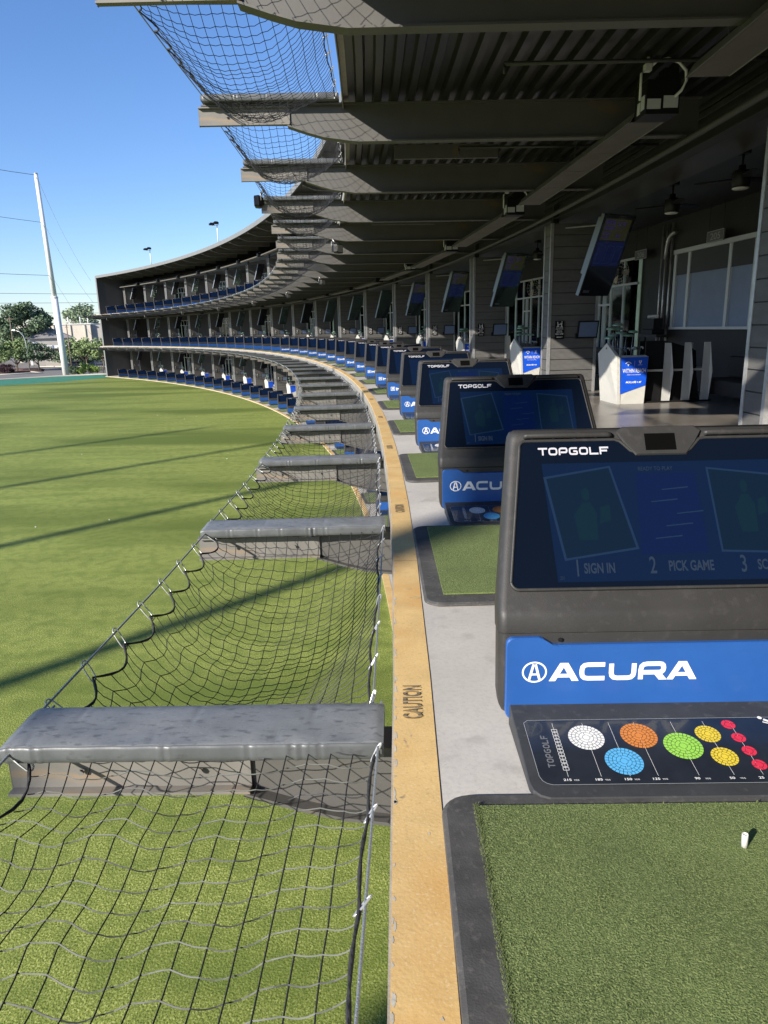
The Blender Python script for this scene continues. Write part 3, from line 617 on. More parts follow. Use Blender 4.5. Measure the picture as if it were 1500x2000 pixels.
# frayed fibres of turf standing proud around the nearest mat pads
fb = MB()
for i in range(16000):
    x = rnd.uniform(-.28, 1.1); y = rnd.uniform(-2.0, -.985) if i % 9 else rnd.uniform(-1.9, -.975); 
    if i % 9 == 0: x = rnd.uniform(-.282, -.262)
    a = rnd.uniform(0, 6.28); l = rnd.uniform(.005, .011); w_ = .0011; dx, dy = math.cos(a), math.sin(a); tx, ty = rnd.uniform(-.005, .005), rnd.uniform(-.005, .005)
    fb.add([(x - dx * w_, y - dy * w_, .033), (x + dx * w_, y + dy * w_, .033), (x + tx, y + ty, .033 + l)], [(0, 1, 2)])
fbo = fb.obj('turf_fibres', M_matturf, mats[0]); fbo['kind'] = 'stuff'
# tee
mb = MB(); mb.lathe([(.0098, 0), (.0095, .045), (.0088, .047), (.006, .046), (.006, .03)], (0, 0, 0), 14)
te = mb.obj('rubber_tee', pbr('white rubber', (.72, .70, .66), .6)); tag(te, 'short white rubber tee standing on the nearest green mat', 'tee'); te.location = W(1 - 1.19 / BW, .536, L2Z + .037); te.rotation_euler = (R_(2), R_(-3), 0)
# ---------------------------------------------------------------- CAUTION stencils
mb = MB(); text(mb, 'CAUTION', 0, 0, .108, 0, .003, .60)
L_ = max(v[0] for v in mb.v); mb.v = [(v[0] - L_ / 2, v[1] - .039, v[2]) for v in mb.v]
mb.cur = 1
s_me = MB(); s_me.v = [(-v[1], v[0], 0) for v in mb.v]; s_me.f = mb.f; s_me.mi = [0] * len(mb.f); s_me.sm = mb.sm
# stencil bridges
for i in range(7):
    yy = -L_ / 2 + L_ * (i + .5) / 7; s_me.cur = 1
    s_me.add([(-.045, yy - .0022, .0006), (.045, yy - .0022, .0006), (.045, yy + .0022, .0006), (-.045, yy + .0022, .0006)], [(0, 1, 2, 3)])
sm_me = s_me.mesh('stencil_lettering', [M_ink, M_yel])
for lv in (2,):
    for k in range(1, 20):
        o = bpy.data.objects.new('stencil_lettering', sm_me); col.objects.link(o); o.parent = B
        o.matrix_basis = BI @ Matrix.Translation(W(k - .067, -.474, L2Z + .0085)) @ Matrix.Rotation(th(k - .067), 4, 'Z')
# deck joints
mb = MB()
for k in range(1, 35):
    kk = k + .50
    a, b = W(kk - .0014, -.54, L2Z + .0012), W(kk + .0014, 1.9, L2Z + .0012)
    mb.add([W(kk - .0012, -.38, L2Z + .0012), W(kk + .0012, -.38, L2Z + .0012), W(kk + .0012, 1.9, L2Z + .0012), W(kk - .0012, 1.9, L2Z + .0012)], [(0, 1, 2, 3)])
    mb.add([W(kk - .0012, -.541, L2Z + .0062), W(kk + .0012, -.541, L2Z + .0062), W(kk + .0012, -.382, L2Z + .0062), W(kk - .0012, -.382, L2Z + .0062)], [(0, 1, 2, 3)])
bpart(mb, 'deck_joints', pbr('joint sealant', (.40, .29, .16), .9))
# chips and scuffs where the paint has worn off along the edge, and rust-brown stains across it
for nm, nn, cc, kk0, kk1 in (('chipped_paint', 200, (.52, .48, .40), -.3, 2.6), ('paint_stain', 9, (.52, .36, .16), .7, 3.4)):
    mb = MB()
    for i in range(nn):
        k = rnd.uniform(kk0, kk1)
        if nm == 'chipped_paint': rho = -.549 + abs(rnd.gauss(0, .004)) if i % 4 else rnd.uniform(-.54, -.385); a, b = (rnd.uniform(.004, .03) ** 1.0, rnd.uniform(.002, .009)) if i % 4 else (rnd.uniform(.003, .008), rnd.uniform(.002, .005))
        else: rho = rnd.uniform(-.52, -.40); a, b = rnd.uniform(.004, .02), rnd.uniform(.02, .07)
        n = 11; mb.add([W(k + a * math.cos(q * 6.283 / n) * rnd.uniform(.6, 1.2) / BW, min(-.384, max(-.5485, rho + b * math.sin(q * 6.283 / n) * rnd.uniform(.5, 1.3))), L2Z + .0046 + (i % 5) * .0001) for q in range(n)], [tuple(range(n))])
    bpart(mb, nm, pbr(nm, cc, .85, var=.2, vs=20))['kind'] = 'stuff'
# ---------------------------------------------------------------- beam pads
def pad_mesh(seed, fine):
    r = random.Random(seed); nx, x0, x1 = (140 if fine else 12), -2.28, -.60
    prof = [(-.352, -.198), (-.360, -.194), (-.364, -.17), (-.363, -.135), (-.361, -.124), (-.354, -.118), (-.345, -.1165), (-.33, -.116), (-.25, -.114), (-.17, -.113), (-.08, -.114), (-.02, -.118), (-.005, -.127), (-.0, -.15), (-.01, -.195)]
    if not fine: prof = [(-.355, -.195), (-.362, -.13), (-.33, -.118), (-.02, -.118), (-.0, -.15), (-.01, -.195)]
    rings = []
    ph = [r.uniform(0, 6) for _ in range(6)]; tucks = [r.uniform(x0, x1) for _ in range(7)]
    for i in range(nx + 1):
        x = x0 + (x1 - x0) * i / nx; ring = []
        e = min(1, (x - x0) / .03, (x1 - x) / .03) if fine else 1
        for j, (y, z) in enumerate(prof):
            if fine:
                if -.34 < y < -.02: z += .0030 * math.sin(x * 7 + y * 11 + ph[0]) + .0016 * math.sin(x * 19 - y * 26 + ph[1]) - .006 * max(0, 1 - abs(((x + y * 1.6 + ph[4]) % .55) - .27) / .022) * (.5 + .5 * math.sin(y * 20 + ph[5]))
                for t in tucks:
                    d = abs(x - t)
                    if y < -.33 and d < .045: y += .004 * (1 - d / .045) * math.cos(d * 150); z -= .002 * (1 - d / .045)
                if y < -.34: y += .0012 * math.sin(x * 31 + ph[3])
                z = -.16 + (z + .16) * (.75 + .25 * max(0, e)); y = -.18 + (y + .18) * (.985 + .015 * max(0, e))
            ring.append((x, y, z))
        rings.append(ring)
    mb = MB(); mb.loft(rings, True, True); np_r = len(prof); lo = 5 if fine else 2; hi = np_r - 4 if fine else 3
    for fi, f_ in enumerate(mb.f):
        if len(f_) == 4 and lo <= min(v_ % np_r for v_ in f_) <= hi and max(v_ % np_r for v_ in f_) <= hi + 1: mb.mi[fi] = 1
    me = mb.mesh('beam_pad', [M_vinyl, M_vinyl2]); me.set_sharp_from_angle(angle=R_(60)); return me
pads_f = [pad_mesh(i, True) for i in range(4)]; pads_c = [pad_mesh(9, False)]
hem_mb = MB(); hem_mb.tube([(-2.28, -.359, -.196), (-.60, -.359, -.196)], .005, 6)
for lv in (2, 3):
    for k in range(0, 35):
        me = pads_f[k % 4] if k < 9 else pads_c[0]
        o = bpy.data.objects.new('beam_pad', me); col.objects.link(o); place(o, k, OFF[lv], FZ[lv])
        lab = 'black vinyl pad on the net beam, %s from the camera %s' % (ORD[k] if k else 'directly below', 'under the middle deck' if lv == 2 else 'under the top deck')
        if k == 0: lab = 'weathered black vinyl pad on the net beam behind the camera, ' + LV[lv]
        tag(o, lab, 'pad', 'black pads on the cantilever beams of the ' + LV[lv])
# ---------------------------------------------------------------- safety nets
def net_parts(seed, nseg_hooks, fine, sg=.46, pw=3.4):
    r = random.Random(seed); NH = 7
    nu, nv = 17, (34 if fine else 26)
    y0, y1 = .03, BW - .37
    def P(u, v):
        sc_ = abs(math.sin(math.pi * NH * v)); L = -2.215; Rr = -.670
        x = L + (Rr - L) * u + .085 * sc_ * (1 - u) ** 5 - .012 * sc_ * u ** 9
        y = y0 + (y1 - y0) * v
        uu = 2 * u - 1; vv = 2 * v - 1
        sag = (sg + .04 * math.sin(seed)) * (1 - abs(uu) ** 2.4) * (1 - abs(vv) ** pw)
        edge = .165 + .05 * (1 - u) + .05 * sc_ * (1 - u) * (1 - vv ** 8)
        z = -edge - sag + .012 * math.sin(9 * u + 3 * v + seed) + .010 * math.sin(17 * u - 5 * v)
        x += (.012 if sg > .2 else .003) * math.sin(11 * v + seed) ; y += (.03 if sg > .2 else .012) * math.sin(6.3 * u + seed) * (1 - vv ** 6)
        return (x, y, z)
    mb = MB(); fr = .0029 if fine else .0032; n = 4 if fine else 3
    for i in range(nu):
        u = i / (nu - 1); m = nv * (1 if fine else 1) // (1 if fine else 2)
        mb.tube([P(u, j / m) for j in range(m + 1)], fr, n, False, False)
    for j in range(nv + 1):
        v = j / nv; m = (nu - 1) * ((4 if sg < .2 else 2) if fine else 1) // (1 if fine else 2)
        if fine and sg < .2 and j % 3 != 1: mb.cur = 1
        else: mb.cur = 0
        if fine:
            pts = []
            for q in range(m + 1):
                p = P(q / m, v); pts.append((p[0], p[1] + (.007 if sg > .2 else .002) * math.sin(q * .9 + j) + (.020 if sg < .2 else .0) * math.sin(q / m * 25 + .5 * math.sin(j)), p[2] - (.009 if sg > .2 and q % 2 else (.006 * abs(math.sin(q * .785)) if sg < .2 else 0)) - (.012 if sg < .2 else 0) * math.cos(q / m * 25)))
        else: pts = [P(q / m, v) for q in range(m + 1)]
        mb.tube(pts, fr, n, False, False)
    mb.cur = 0
    if fine:
        for i in range(1, nu - 1):
            for j in range(1, nv):
                p = Vector(P(i / (nu - 1), j / nv)); s = .0042
                mb.add([p + Vector(d) * s for d in ((1, 0, 0), (-1, 0, 0), (0, 1, 0), (0, -1, 0), (0, 0, 1), (0, 0, -1))], [(0, 2, 4), (2, 1, 4), (1, 3, 4), (3, 0, 4), (2, 0, 5), (1, 2, 5), (3, 1, 5), (0, 3, 5)])
    net = mb.mesh('netting', [M_net, M_net2])
    mb = MB(); m = 56 if fine else 28
    for u in (0, 1): mb.tube([P(u, j / m) for j in range(m + 1)], [.0072 + .0018 * math.sin(j * 2.1) for j in range(m + 1)], 6 if fine else 4, False)
    for v in (0, 1): mb.tube([P(q / 16, v) for q in range(17)], .007, 5 if fine else 4, False)
    rope = mb.mesh('border_rope', M_rope)
    mb = MB(); mb.tube([(-2.27, 0, -.15), (-2.27, BW / 2, -.165), (-2.27, BW, -.15)], .0065 if fine else .012, 6, False); c1 = mb.mesh('support_cable', M_cable)
    mb = MB(); mb.tube([(-.655, 0, -.13), (-.655, BW / 2, -.14), (-.655, BW, -.13)], .0055 if fine else .010, 6, False); c2 = mb.mesh('support_cable', M_cable)
    hooks = []
    for u, X in ((0, -2.27), (1, -.655)):
        for i in range(NH + 1):
            v = min(max(i / NH, .012), .988); p = Vector(P(u, v)); q = Vector((X, p.y + .02, -.155 if u == 0 else -.135)); hooks.append((p, q))
    return net, rope, c1, c2, hooks
def hook_geo(mb, p, q, r, n=6):
    d = (q - p); l = d.length + .045; d = d.normalized(); s = d.cross(Vector((0, 0, 1))); s = s.normalized() * .024 if s.length > .01 else Vector((.02, 0, 0)); s = s * .5 + Vector((0, .008, .008))
    c = (p + q) / 2; pts = []
    for i in range(13):
        a = 2 * math.pi * i / 12; e = math.cos(a); f = math.sin(a)
        pts.append(c + d * (l / 2) * (abs(e) ** .6 * (1 if e > 0 else -1)) + s * (abs(f) ** .6 * (1 if f > 0 else -1)))
    mb.tube(pts, r, n, False)
NP = [net_parts(i * 2.3 + .4, 7, True) for i in range(3)]; NP.append(net_parts(9.1, 7, True, .09, 2.)); NC = [net_parts(5.2, 7, False, .48)]
hook_sets = {}
def hookset(idx, parts, r):
    if idx not in hook_sets:
        L = []
        for p, q in parts[4]:
            mb = MB(); c = (p + q) / 2; hook_geo(mb, p - c, q - c, r, 6 if r < .005 else 4); L.append((mb.mesh('snap_hook', M_hook), c))
        hook_sets[idx] = L
    return hook_sets[idx]
def hookset_side(lv, *a):
    h = hookset(*a); return h if lv == 2 else h[8:]
far_hooks = MB()
for p, q in NC[0][4]: hook_geo(far_hooks, p, q, .008, 4)
far_hooks = far_hooks.mesh('snap_hooks', M_hook)
for lv in (2, 3):
    for k in range(0, 34):
        fine = k <= 6; ni = 3 if k == 0 and lv == 2 else k % 3; parts = NP[ni] if fine else NC[0]
        wd = 'under the middle level tee line' if lv == 2 else 'under the top level overhead'
        lab = 'black safety net panel %s, %s bay from the camera' % (wd, ORD[k + 1])
        o = empty('safety_net', lab, 'net', 'safety net panels of the ' + LV[lv]); place(o, k, OFF[lv], FZ[lv])
        for nm, me in zip(('netting', 'border_rope', 'support_cable', 'support_cable'), parts[:4]):
            c = bpy.data.objects.new(nm, me); col.objects.link(c); c.parent = o
        if k <= 9:
            for me, c_ in hookset_side(lv, ni if fine else 9, parts, (.0042 if fine else .007)):
                c = bpy.data.objects.new('snap_hook', me); col.objects.link(c); c.parent = o; c.location = c_
        else:
            c = bpy.data.objects.new('snap_hooks', far_hooks); col.objects.link(c); c.parent = o; c['kind'] = 'stuff'
# ---------------------------------------------------------------- heaters
hr = empty('patio_heater', 'x', 'heater', 'gas tube heaters hung along the bays')
HL = 5.6; HZ = 3.80
mb = MB(); xs = 2.30
pr = [(0, 0), (.07, .11), (.27, .13), (.42, .02), (.41, 0), (.26, .115), (.08, .098), (.02, 0)]
mb.prism([(xs + x, 0, z) for x, z in pr], (0, HL, 0)); mb.obj('reflector', M_heatr, hr)
mb = MB(); mb.box(xs + .03, xs + .39, .0, HL, .004, .010); mb.obj('heater_panel', pbr('tan heater panel', (.11, .10, .085), .55, var=.15, vs=3), hr)
mb = MB()
for y in (1.5, 2.6, 3.9): mb.box(xs + .0, xs + .41, y, y + .02, .0, .014)
mb.obj('panel_strap', M_heatr, hr)
mb = MB(); mb.box(xs + .06, xs + .43, -.34, -.002, .0, .34); hb_ = mb.obj('burner_box', M_black, hr, bevel=.006)
mb = MB(); mb.box(xs + .25, xs + .41, -.32, -.16, .342, .46); mb.obj('blower', M_black, hr, bevel=.01)
mb = MB(); mb.box(xs + .06, xs + .045, -.10, -.10, 0, 0)
mb = MB(); mb.box(xs + .07, xs + .22, -.345, -.341, .05, .15); mb.box(xs + .25, xs + .41, -.345, -.341, .06, .18); mb.box(xs + .054, xs + .059, -.30, -.20, .06, .20); mb.box(xs + .054, xs + .059, -.18, -.10, .04, .16); mb.obj('warning_label', M_label, hb_)
mb = MB(); P0, P3 = Vector((xs + .08, -.28, .62)), Vector((xs + .36, -.36, .22))
mb.tube([(xs + .06, -.38, .44), (xs + .12, -.42, .49), (xs + .22, -.46, .50), (xs + .34, -.47, .46), (xs + .42, -.47, .38), (xs + .44, -.45, .29), (xs + .41, -.41, .21), (xs + .36, -.365, .16)], .016, 8); mb.obj('gas_hose', M_hose, hr)
mb = MB(); mb.box(xs + .0, xs + .07, -.42, -.35, .40, .47); mb.tube([(xs + .02, -.39, .42), (xs - .03, -.39, .38), (xs - .03, -.39, .12)], .014, 6); mb.tube([(xs + .04, -.38, .46), (xs + .04, -.38, .54)], .016, 6); mb.obj('gas_valve', M_hose, hr)
mb = MB()
for y in (.3, 2.7, 5.2): mb.tube([(xs + .2, y, .12), (xs + .2, y, .55)], .006, 5)
mb.obj('hanger_rod', M_steel, hr)
HEATK = [k + .65 for k in range(0, 34, 2)]
first = True
for lv in (2, 1, 3):
    for i, k in enumerate(HEATK):
        if lv != 2 and k < 12: continue
        o = hr if first else dup(hr, None, () if lv == 2 and k < 9 else ('gas_valve', 'gas_hose', 'warning_label', 'hanger_rod', 'panel_strap')); first = False
        o['label'] = 'long gas tube heater under the ceiling, %s from the %s, %s' % (ORD[i + 1] if lv == 2 else ORD[len(HEATK) - i], 'camera' if lv == 2 else 'end wall', LV[lv]); place(o, k, 0, FZ[lv] + HZ)
        o.rotation_euler.z = th(k + .8)
# ---------------------------------------------------------------- wall televisions
tvr = empty('wall_television', 'x', 'television', 'portrait televisions on the partition walls')
tw, thh = .98, 1.75
a_, t_ = R_(28), R_(22)
Wv = Vector((math.cos(a_), math.sin(a_), 0)); Nv_h = Vector((math.sin(a_), -math.cos(a_), 0)); Uv = Nv_h * math.sin(t_) + Vector((0, 0, math.cos(t_))); Nv = Wv.cross(Uv).normalized()
if Nv.dot(Nv_h) < 0: Nv = -Nv
def tvm(x, y, z): return Wv * x + Uv * y + Nv * z
def tvpart(nm, mb, mat, par=tvr): remap(mb, tvm); return mb.obj(nm, mat, par)
mb = MB(); mb.box(-tw / 2, tw / 2, -thh / 2, thh / 2, -.085, 0); cs = tvpart('casing', mb, M_tvcase)
mb = MB(); mb.box(-tw / 2 + .03, tw / 2 - .1, -.42, .78, -.17, -.086); tvpart('rear_box', mb, M_tvcase)
mb = MB(); mb.box(-tw / 2 + .004, tw / 2 - .004, -thh / 2 + .004, thh / 2 - .004, .0005, .010); tvpart('screen', mb, M_tv)
mb = MB(); mb.cur = 0; mb.box(-.42, .40, .35, .80, .0112, .0122); mb.cur = 2; mb.box(-.43, .41, -.20, .33, .0112, .0122)
mb.cur = 1
text(mb, 'BIRDIE', -.38, .68, .13, .0135, .004, .8); text(mb, 'SEASON', -.38, .57, .11, .0135, .004, .8); text(mb, '$7.45', .0, .66, .13, .0135, .003, .9); text(mb, 'SPECIAL', .02, .60, .05, .0135, 0, .9); text(mb, 'EAGLE', -.38, .46, .10, .0135, .003, .8); text(mb, 'DRINKS', -.38, .38, .08, .0135, .002, .8); text(mb, '$6.5', .04, .42, .10, .0135, .003, .9)
mb.cur = 3
for x in (-.36, -.09, .18): rib(mb, [(x, -.15), (x + .02, .26), (x + .22, .22), (x + .2, -.13)], .008, .0135, True)
tvpart('screen_picture', mb, [M_tvy, M_tvp, M_tvb, M_d3])
mb = MB(); mb.box(-.40, -.2, -.80, -.74, .0112, .0122); tvpart('screen_sticker', mb, pbr('faint sticker', (.08, .09, .12), .4))
mb = MB(); C_ = Vector((0, 0, 0)); mb.tube([tvm(0, .0, -.17), Vector((-.05, .80, -.05)), Vector((-.1, .86, -.05))], .03, 6); mb.tube([Vector((-.75, .95, .72)), Vector((.1, .6, .74)), tvm(.1, .80, -.10)], .02, 6); mb.obj('wall_bracket', M_galv, tvr)
first = True
KCOL = KCOLP[2:]
for lv in (2, 1, 3):
    for n_, k in enumerate(KCOL, 1):
        if lv != 2 and k < 13: continue
        o = tvr if first else dup(tvr, None, () if (lv == 2 and k < 12) else ('screen_picture', 'screen_sticker', 'rear_box', 'wall_bracket')); first = False
        o['label'] = 'tilted portrait television on the %s partition wall from the %s, %s' % ((ORD[n_], 'camera', LV[lv]) if lv == 2 else (ORD[len(KCOL) + 1 - n_], 'end wall', LV[lv]))
        place(o, k - .25, 4.78, FZ[lv] + 3.01)
# touch monitors and notices on the same walls
mr = empty('touch_monitor', 'x', 'monitor', 'touch monitors on the partition walls')
mb = MB(); mb.box(-.26, .26, -.02, .03, -.20, .20); remap(mb, lambda x, y, z: (x, y + .18 * (z) * -1, z)); mb.obj('casing', M_black, mr, bevel=.006)
mb = MB(); mb.box(-.225, .225, -.026, -.0205, -.165, .165); remap(mb, lambda x, y, z: (x, y - .18 * z, z)); mb.obj('screen', M_mon, mr)
mb = MB(); mb.box(-.30, -.262, -.01, .05, -.20, -.08); mb.tube([(0, .03, 0), (-.05, .26, -.02)], .03, 6); mb.obj('bracket', M_black, mr)
nr_ = empty('safety_notice', 'x', 'sign', 'black safety notices on the partition walls')
mb = MB(); mb.box(-.11, .11, -.008, 0, -.21, .21); mb.obj('panel', M_black, nr_)
mb = MB(); rib(mb, [(-.05, .16), (-.04, .11), (-.07, .06)], .016, 0); rib(mb, [(-.04, .11), (-.01, .06)], .014, .0002); rib(mb, [(-.04, .14), (.0, .125), (.03, .16)], .011, .0004); rib(mb, [(.05, .17), (.045, .11), (.03, .05)], .018, 0); rib(mb, [(.045, .11), (.075, .05)], .014, .0002); rib(mb, [(.05, .14), (.02, .13)], .012, .0004)
for cx, cy in ((-.05, .178), (.052, .19)): mb.add([(cx + .012 * math.cos(a * .785), cy + .012 * math.sin(a * .785), .0) for a in range(8)], [tuple(range(8))])
for s, y, z_ in (('SPECTATORS', .015, .032), ('PLEASE STAY', -.025, .022), ('BEHIND THE', -.055, .026), ('RED LINE', -.105, .048)): text(mb, s, 0, y, z_, 0, .0006, .95, align='c')
word(mb, 'TOPGOLF', -.07, -.172, .022, .021, .85, .25, slant=.2)
remap(mb, lambda x, y, z: (x, -.0085 - z, y)); mb.obj('lettering', M_lett, nr_)
first = True
for lv in (2, 1):
    for n_, k in enumerate(KCOL, 1):
        if lv == 1 and k < 13: continue
        wh = (ORD[n_], 'camera', LV[lv]) if lv == 2 else (ORD[len(KCOL) + 1 - n_], 'end wall', LV[lv])
        o = mr if first else dup(mr); o['label'] = 'small square touch monitor on the %s partition wall from the %s, %s' % wh; place(o, k, 4.63, FZ[lv] + 1.46, R_(8)); o.location = W(k - .08, 4.65, FZ[lv] + 1.46)
        o = nr_ if first else dup(nr_); o['label'] = 'black safety notice on the %s partition wall from the %s, %s' % wh; place(o, k - .006, 4.06, FZ[lv] + 1.46); first = False
# ---------------------------------------------------------------- club racks
rr_ = empty('club_rack', 'x', 'rack', 'white golf club racks behind the bays')
mb = MB()
D = .95        # depth (tangential), front face at y=0, house-shaped flank facing the field
mb.prism([(-.02, 0, 0), (-.08, -.02, .93), (-.16, .38, 1.20), (-.12, .95, .98), (-.04, .92, 0)], (.06, 0, 0)); mb.prism([(.04, .01, 0), (-.02, 0, .93), (.03, .04, .96), (.52, .04, .96), (.565, 0, .93), (.53, .01, 0)], (0, .05, 0))
mb.box(.03, .50, .061, .90, .0, .05); mb.box(.03, .50, .55, .60, .05, .93)
mb.prism([(.50, .062, .02), (.535, .062, .90), (.535, .90, .90), (.50, .90, .02)], (.02, 0, 0)); bd_ = mb.obj('body', M_rackw, rr_)
mb = MB(); mb.box(.03, .53, .062, .545, .86, .90); mb.box(.03, .53, .605, .895, .86, .9); mb.obj('club_tray', M_black, rr_)
mb = MB(); mb.poly([(.005, -.012, .925), (.555, -.012, .925), (.54, -.003, .37), (.035, .0, .205)])
mb.v = [(x, y - .003, z) for x, y, z in mb.v]; bn = mb.obj('banner', M_bann, rr_)
mb = MB(); 
def bt(*a, **k): text(mb, *a, **k)
text(mb, 'WITHIN REACH', .285, .625, .110, 0, .0012, .60, align='c'); text(mb, 'Distance meets the Mavrik', .285, .575, .032, 0, 0, .8, align='c')
word(mb, 'MAVRIK', .125, .415, .042, .053, .9, .28, slant=.3)
rib(mb, [(.10 + .12 * i / 8, .80 + .035 * math.sin(math.pi * i / 8)) for i in range(9)], .017, 0); rib(mb, [(.145, .79), (.16, .765), (.175, .79)], .015, .0002)
mb.box(.283, .287, .75, .86, 0, .0002); rib(mb, [(.375, .86), (.40, .80), (.425, .86)], .012, .0); ell(mb, .40, .835, .022, .02, .006, .0004, 12); text(mb, 'TOPGOLF', .40, .765, .026, 0, 0, .8, align='c')
remap(mb, lambda x, y, z: (x, -.0185 + (.93 - y) * .0105 - z, y)); mb.obj('banner_lettering', M_lett, rr_)
mb = MB(); mb.lathe([(.02, 0), (.02, .006)], (0, 0, 0), 12); remap(mb, lambda x, y, z: (-.165 - z, .36 + x, 1.10 + y)); mb.obj('cap_button', M_black, rr_)
# golf clubs
def club(kind):
    mb = MB(); mb.cur = 0; mb.tube([(0, 0, .0), (0, 0, .62)], .004, 5); mb.cur = 1; mb.tube([(0, 0, -.25), (0, 0, .0)], .012, 6)
    mb.cur = 2
    if kind == 'wood':
        pr = [(0, .66), (.03, .665), (.055, .65), (.06, .63), (.04, .61), (0, .605)]
        mb.loft([[(.045 + r * math.cos(q * .6283) * 1.9, r * math.sin(q * .6283) * 1.6, z) for q in range(10)] for r, z in [(.02, .605), (.055, .61), (.062, .628), (.05, .652), (.02, .665)]], True, True)
    else: mb.tube([(0, 0, .60), (.008, 0, .635), (.03, 0, .65), (.055, 0, .63), (.062, 0, .60)], [.008, .011, .016, .018, .014], 6)
    return mb.mesh('golf_club', [M_chrome, M_black, M_clubg if kind == 'wood' else M_chrome])
cw, ci = club('wood'), club('iron')
RACKS = [k + .18 for k in range(2, 34, 2)]
first = True
for lv in (2, 1):
    for i, k in enumerate(RACKS):
        if lv == 1 and k < 12: continue
        o = rr_ if first else dup(rr_, None, () if (lv == 2 and k < 10) else ('banner_lettering', 'cap_button')); first = False
        wh = ('%s from the camera' % ORD[i + 1], LV[lv]) if lv == 2 else ('%s from the end wall' % ORD[len(RACKS) - i], LV[lv])
        o['label'] = 'white golf club rack with blue banner, %s, %s' % wh; place(o, k, 4.38, FZ[lv] + .002)
        rc = random.Random(i)
        n_cl = 14 if lv == 2 and i < 7 else 7
        for q in range(n_cl):
            wood = q < n_cl // 2 + 1
            c = bpy.data.objects.new('golf_club', cw if wood else ci); col.objects.link(c)
            lx = .07 + (q % 5) * .10 + rc.uniform(-.02, .02); ly = (.62 + .07 * (q % 4)) if wood else (.16 + .12 * (q // 5 % 3))
            zb = (.66 + rc.uniform(0, .22) + (.12 if q == 1 else 0)) if wood else .42 + rc.uniform(0, .06)
            kk = k + ly / BW; c.location = W(kk, 4.38 + lx, FZ[lv] + zb); c.rotation_euler = (rc.uniform(-.06, .06), rc.uniform(-.08, .08), rc.uniform(0, 6.28) if wood else th(k) + rc.uniform(-.3, .3))
            nm = 'green headed golf driver' if wood else 'chrome golf iron'
            tag(c, '%s standing in the club rack %s, %s' % (nm, wh[0], wh[1]), 'golf club', 'golf clubs in the rack %s, %s' % wh)
# ---------------------------------------------------------------- bag shelf unit beside each near rack
M_fin = pbr('grey laminate', (.40, .40, .385), .5, var=.06, vs=3)
sr = empty('bag_shelf', 'x', 'shelf', 'open shelf units behind the bays')
for x in (.52, .93, 1.33):
    mb = MB(); mb.prism([(x, 0, 0), (x + .02, -.05, .60), (x - .04, .0, 1.18), (x - .15, .02, 1.18), (x - .15, .02, 0)], (0, .03, 0)); mb.obj('fin', M_fin, sr)
for x in (.80, 1.20): 
    mb = MB(); mb.box(x - .02, x + .1, .72, .75, 0, 1.15); mb.obj('fin', M_fin, sr)
mb = MB(); mb.box(.02, 1.36, .06, .70, .62, .66); mb.obj('shelf', M_rackw, sr)
mb = MB(); mb.prism([(.0, .10, 0), (1.2, .10, 0), (1.0, .10, 1.05), (.5, .10, 1.20), (.0, .10, 1.22)], (0, .03, 0)); mb.prism([(.0, .40, 0), (1.3, .40, 0), (1.2, .40, 1.0), (.5, .40, 1.22), (.0, .40, 1.22)], (0, .03, 0)); mb.obj('dark_panel', M_black, sr)
mb = MB(); mb.box(-.02, 1.38, -.04, .78, .002, .03); mb.obj('base', M_black, sr)
for i, k in enumerate([r_ + .04 for r_ in RACKS[:6]]):
    if i == 0: continue
    o = sr if i == 1 else dup(sr); o['label'] = 'white finned open shelf unit beside the %s blue bannered club rack' % ORD[i + 1]; place(o, k, 4.98, L2Z + .002)
# lounge sofas, dark, along the back wall
sf = empty('lounge_sofa', 'x', 'sofa', 'dark sofas along the back of the lounge')
mb = MB(); mb.box(0, .8, 0, 1.9, .12, .42); mb.obj('seat', M_dark, sf, bevel=.03); mb = MB(); mb.box(.62, .82, 0, 1.9, .421, .85); mb.obj('backrest', M_dark, sf, bevel=.03)
for y in (.05, 1.75):
    mb = MB(); mb.box(.05, .12, y, y + .07, 0, .119); mb.box(.7, .77, y, y + .07, 0, .119); mb.obj('leg', M_galv, sf)
for i, k in enumerate((3.9, 6.1, 8.1, 10.1, 12.1)):
    o = sf if i == 0 else dup(sf); o['label'] = 'dark low sofa against the back wall, %s from the camera' % ORD[i + 1]; place(o, k, 6.45, L2Z + .002)
tb_ = empty('lounge_table', 'x', 'table', 'round bar tables in the lounge')
mb = MB(); mb.lathe([(.36, 1.00), (.375, 1.01), (.375, 1.03), (.36, 1.04)], (0, 0, 0), 20); mb.obj('table_top', M_dark, tb_)
mb = MB(); mb.tube([(0, 0, .02), (0, 0, 1.0)], .035, 8); mb.obj('column', M_black, tb_)
mb = MB(); mb.lathe([(.24, 0), (.24, .015), (.05, .03)], (0, 0, 0), 16); mb.obj('base', M_black, tb_)
for i, k in enumerate((4.75, 6.75, 8.75, 10.75, 12.75)):
    o = tb_ if i == 0 else dup(tb_); o['label'] = 'dark round bar table behind the club racks, %s from the camera' % ORD[i + 1]; place(o, k, 5.75, L2Z + .002)
st_ = empty('bar_stool', 'x', 'stool', 'metal bar stools in the lounge')
mb = MB(); mb.lathe([(.14, .70), (.17, .71), (.17, .735), (.14, .75)], (0, 0, 0), 14); mb.obj('seat', M_dark, st_)
for q in range(4):
    a = R_(45 + 90 * q); mb = MB(); mb.tube([(.10 * math.cos(a), .10 * math.sin(a), .70), (.20 * math.cos(a), .20 * math.sin(a), 0)], .013, 6); mb.obj('leg', M_galv, st_)
mb = MB(); mb.tube([(.165 * math.cos(q * .6283), .165 * math.sin(q * .6283), .28) for q in range(11)], .009, 5, False); mb.obj('foot_ring', M_galv, st_)
first = True
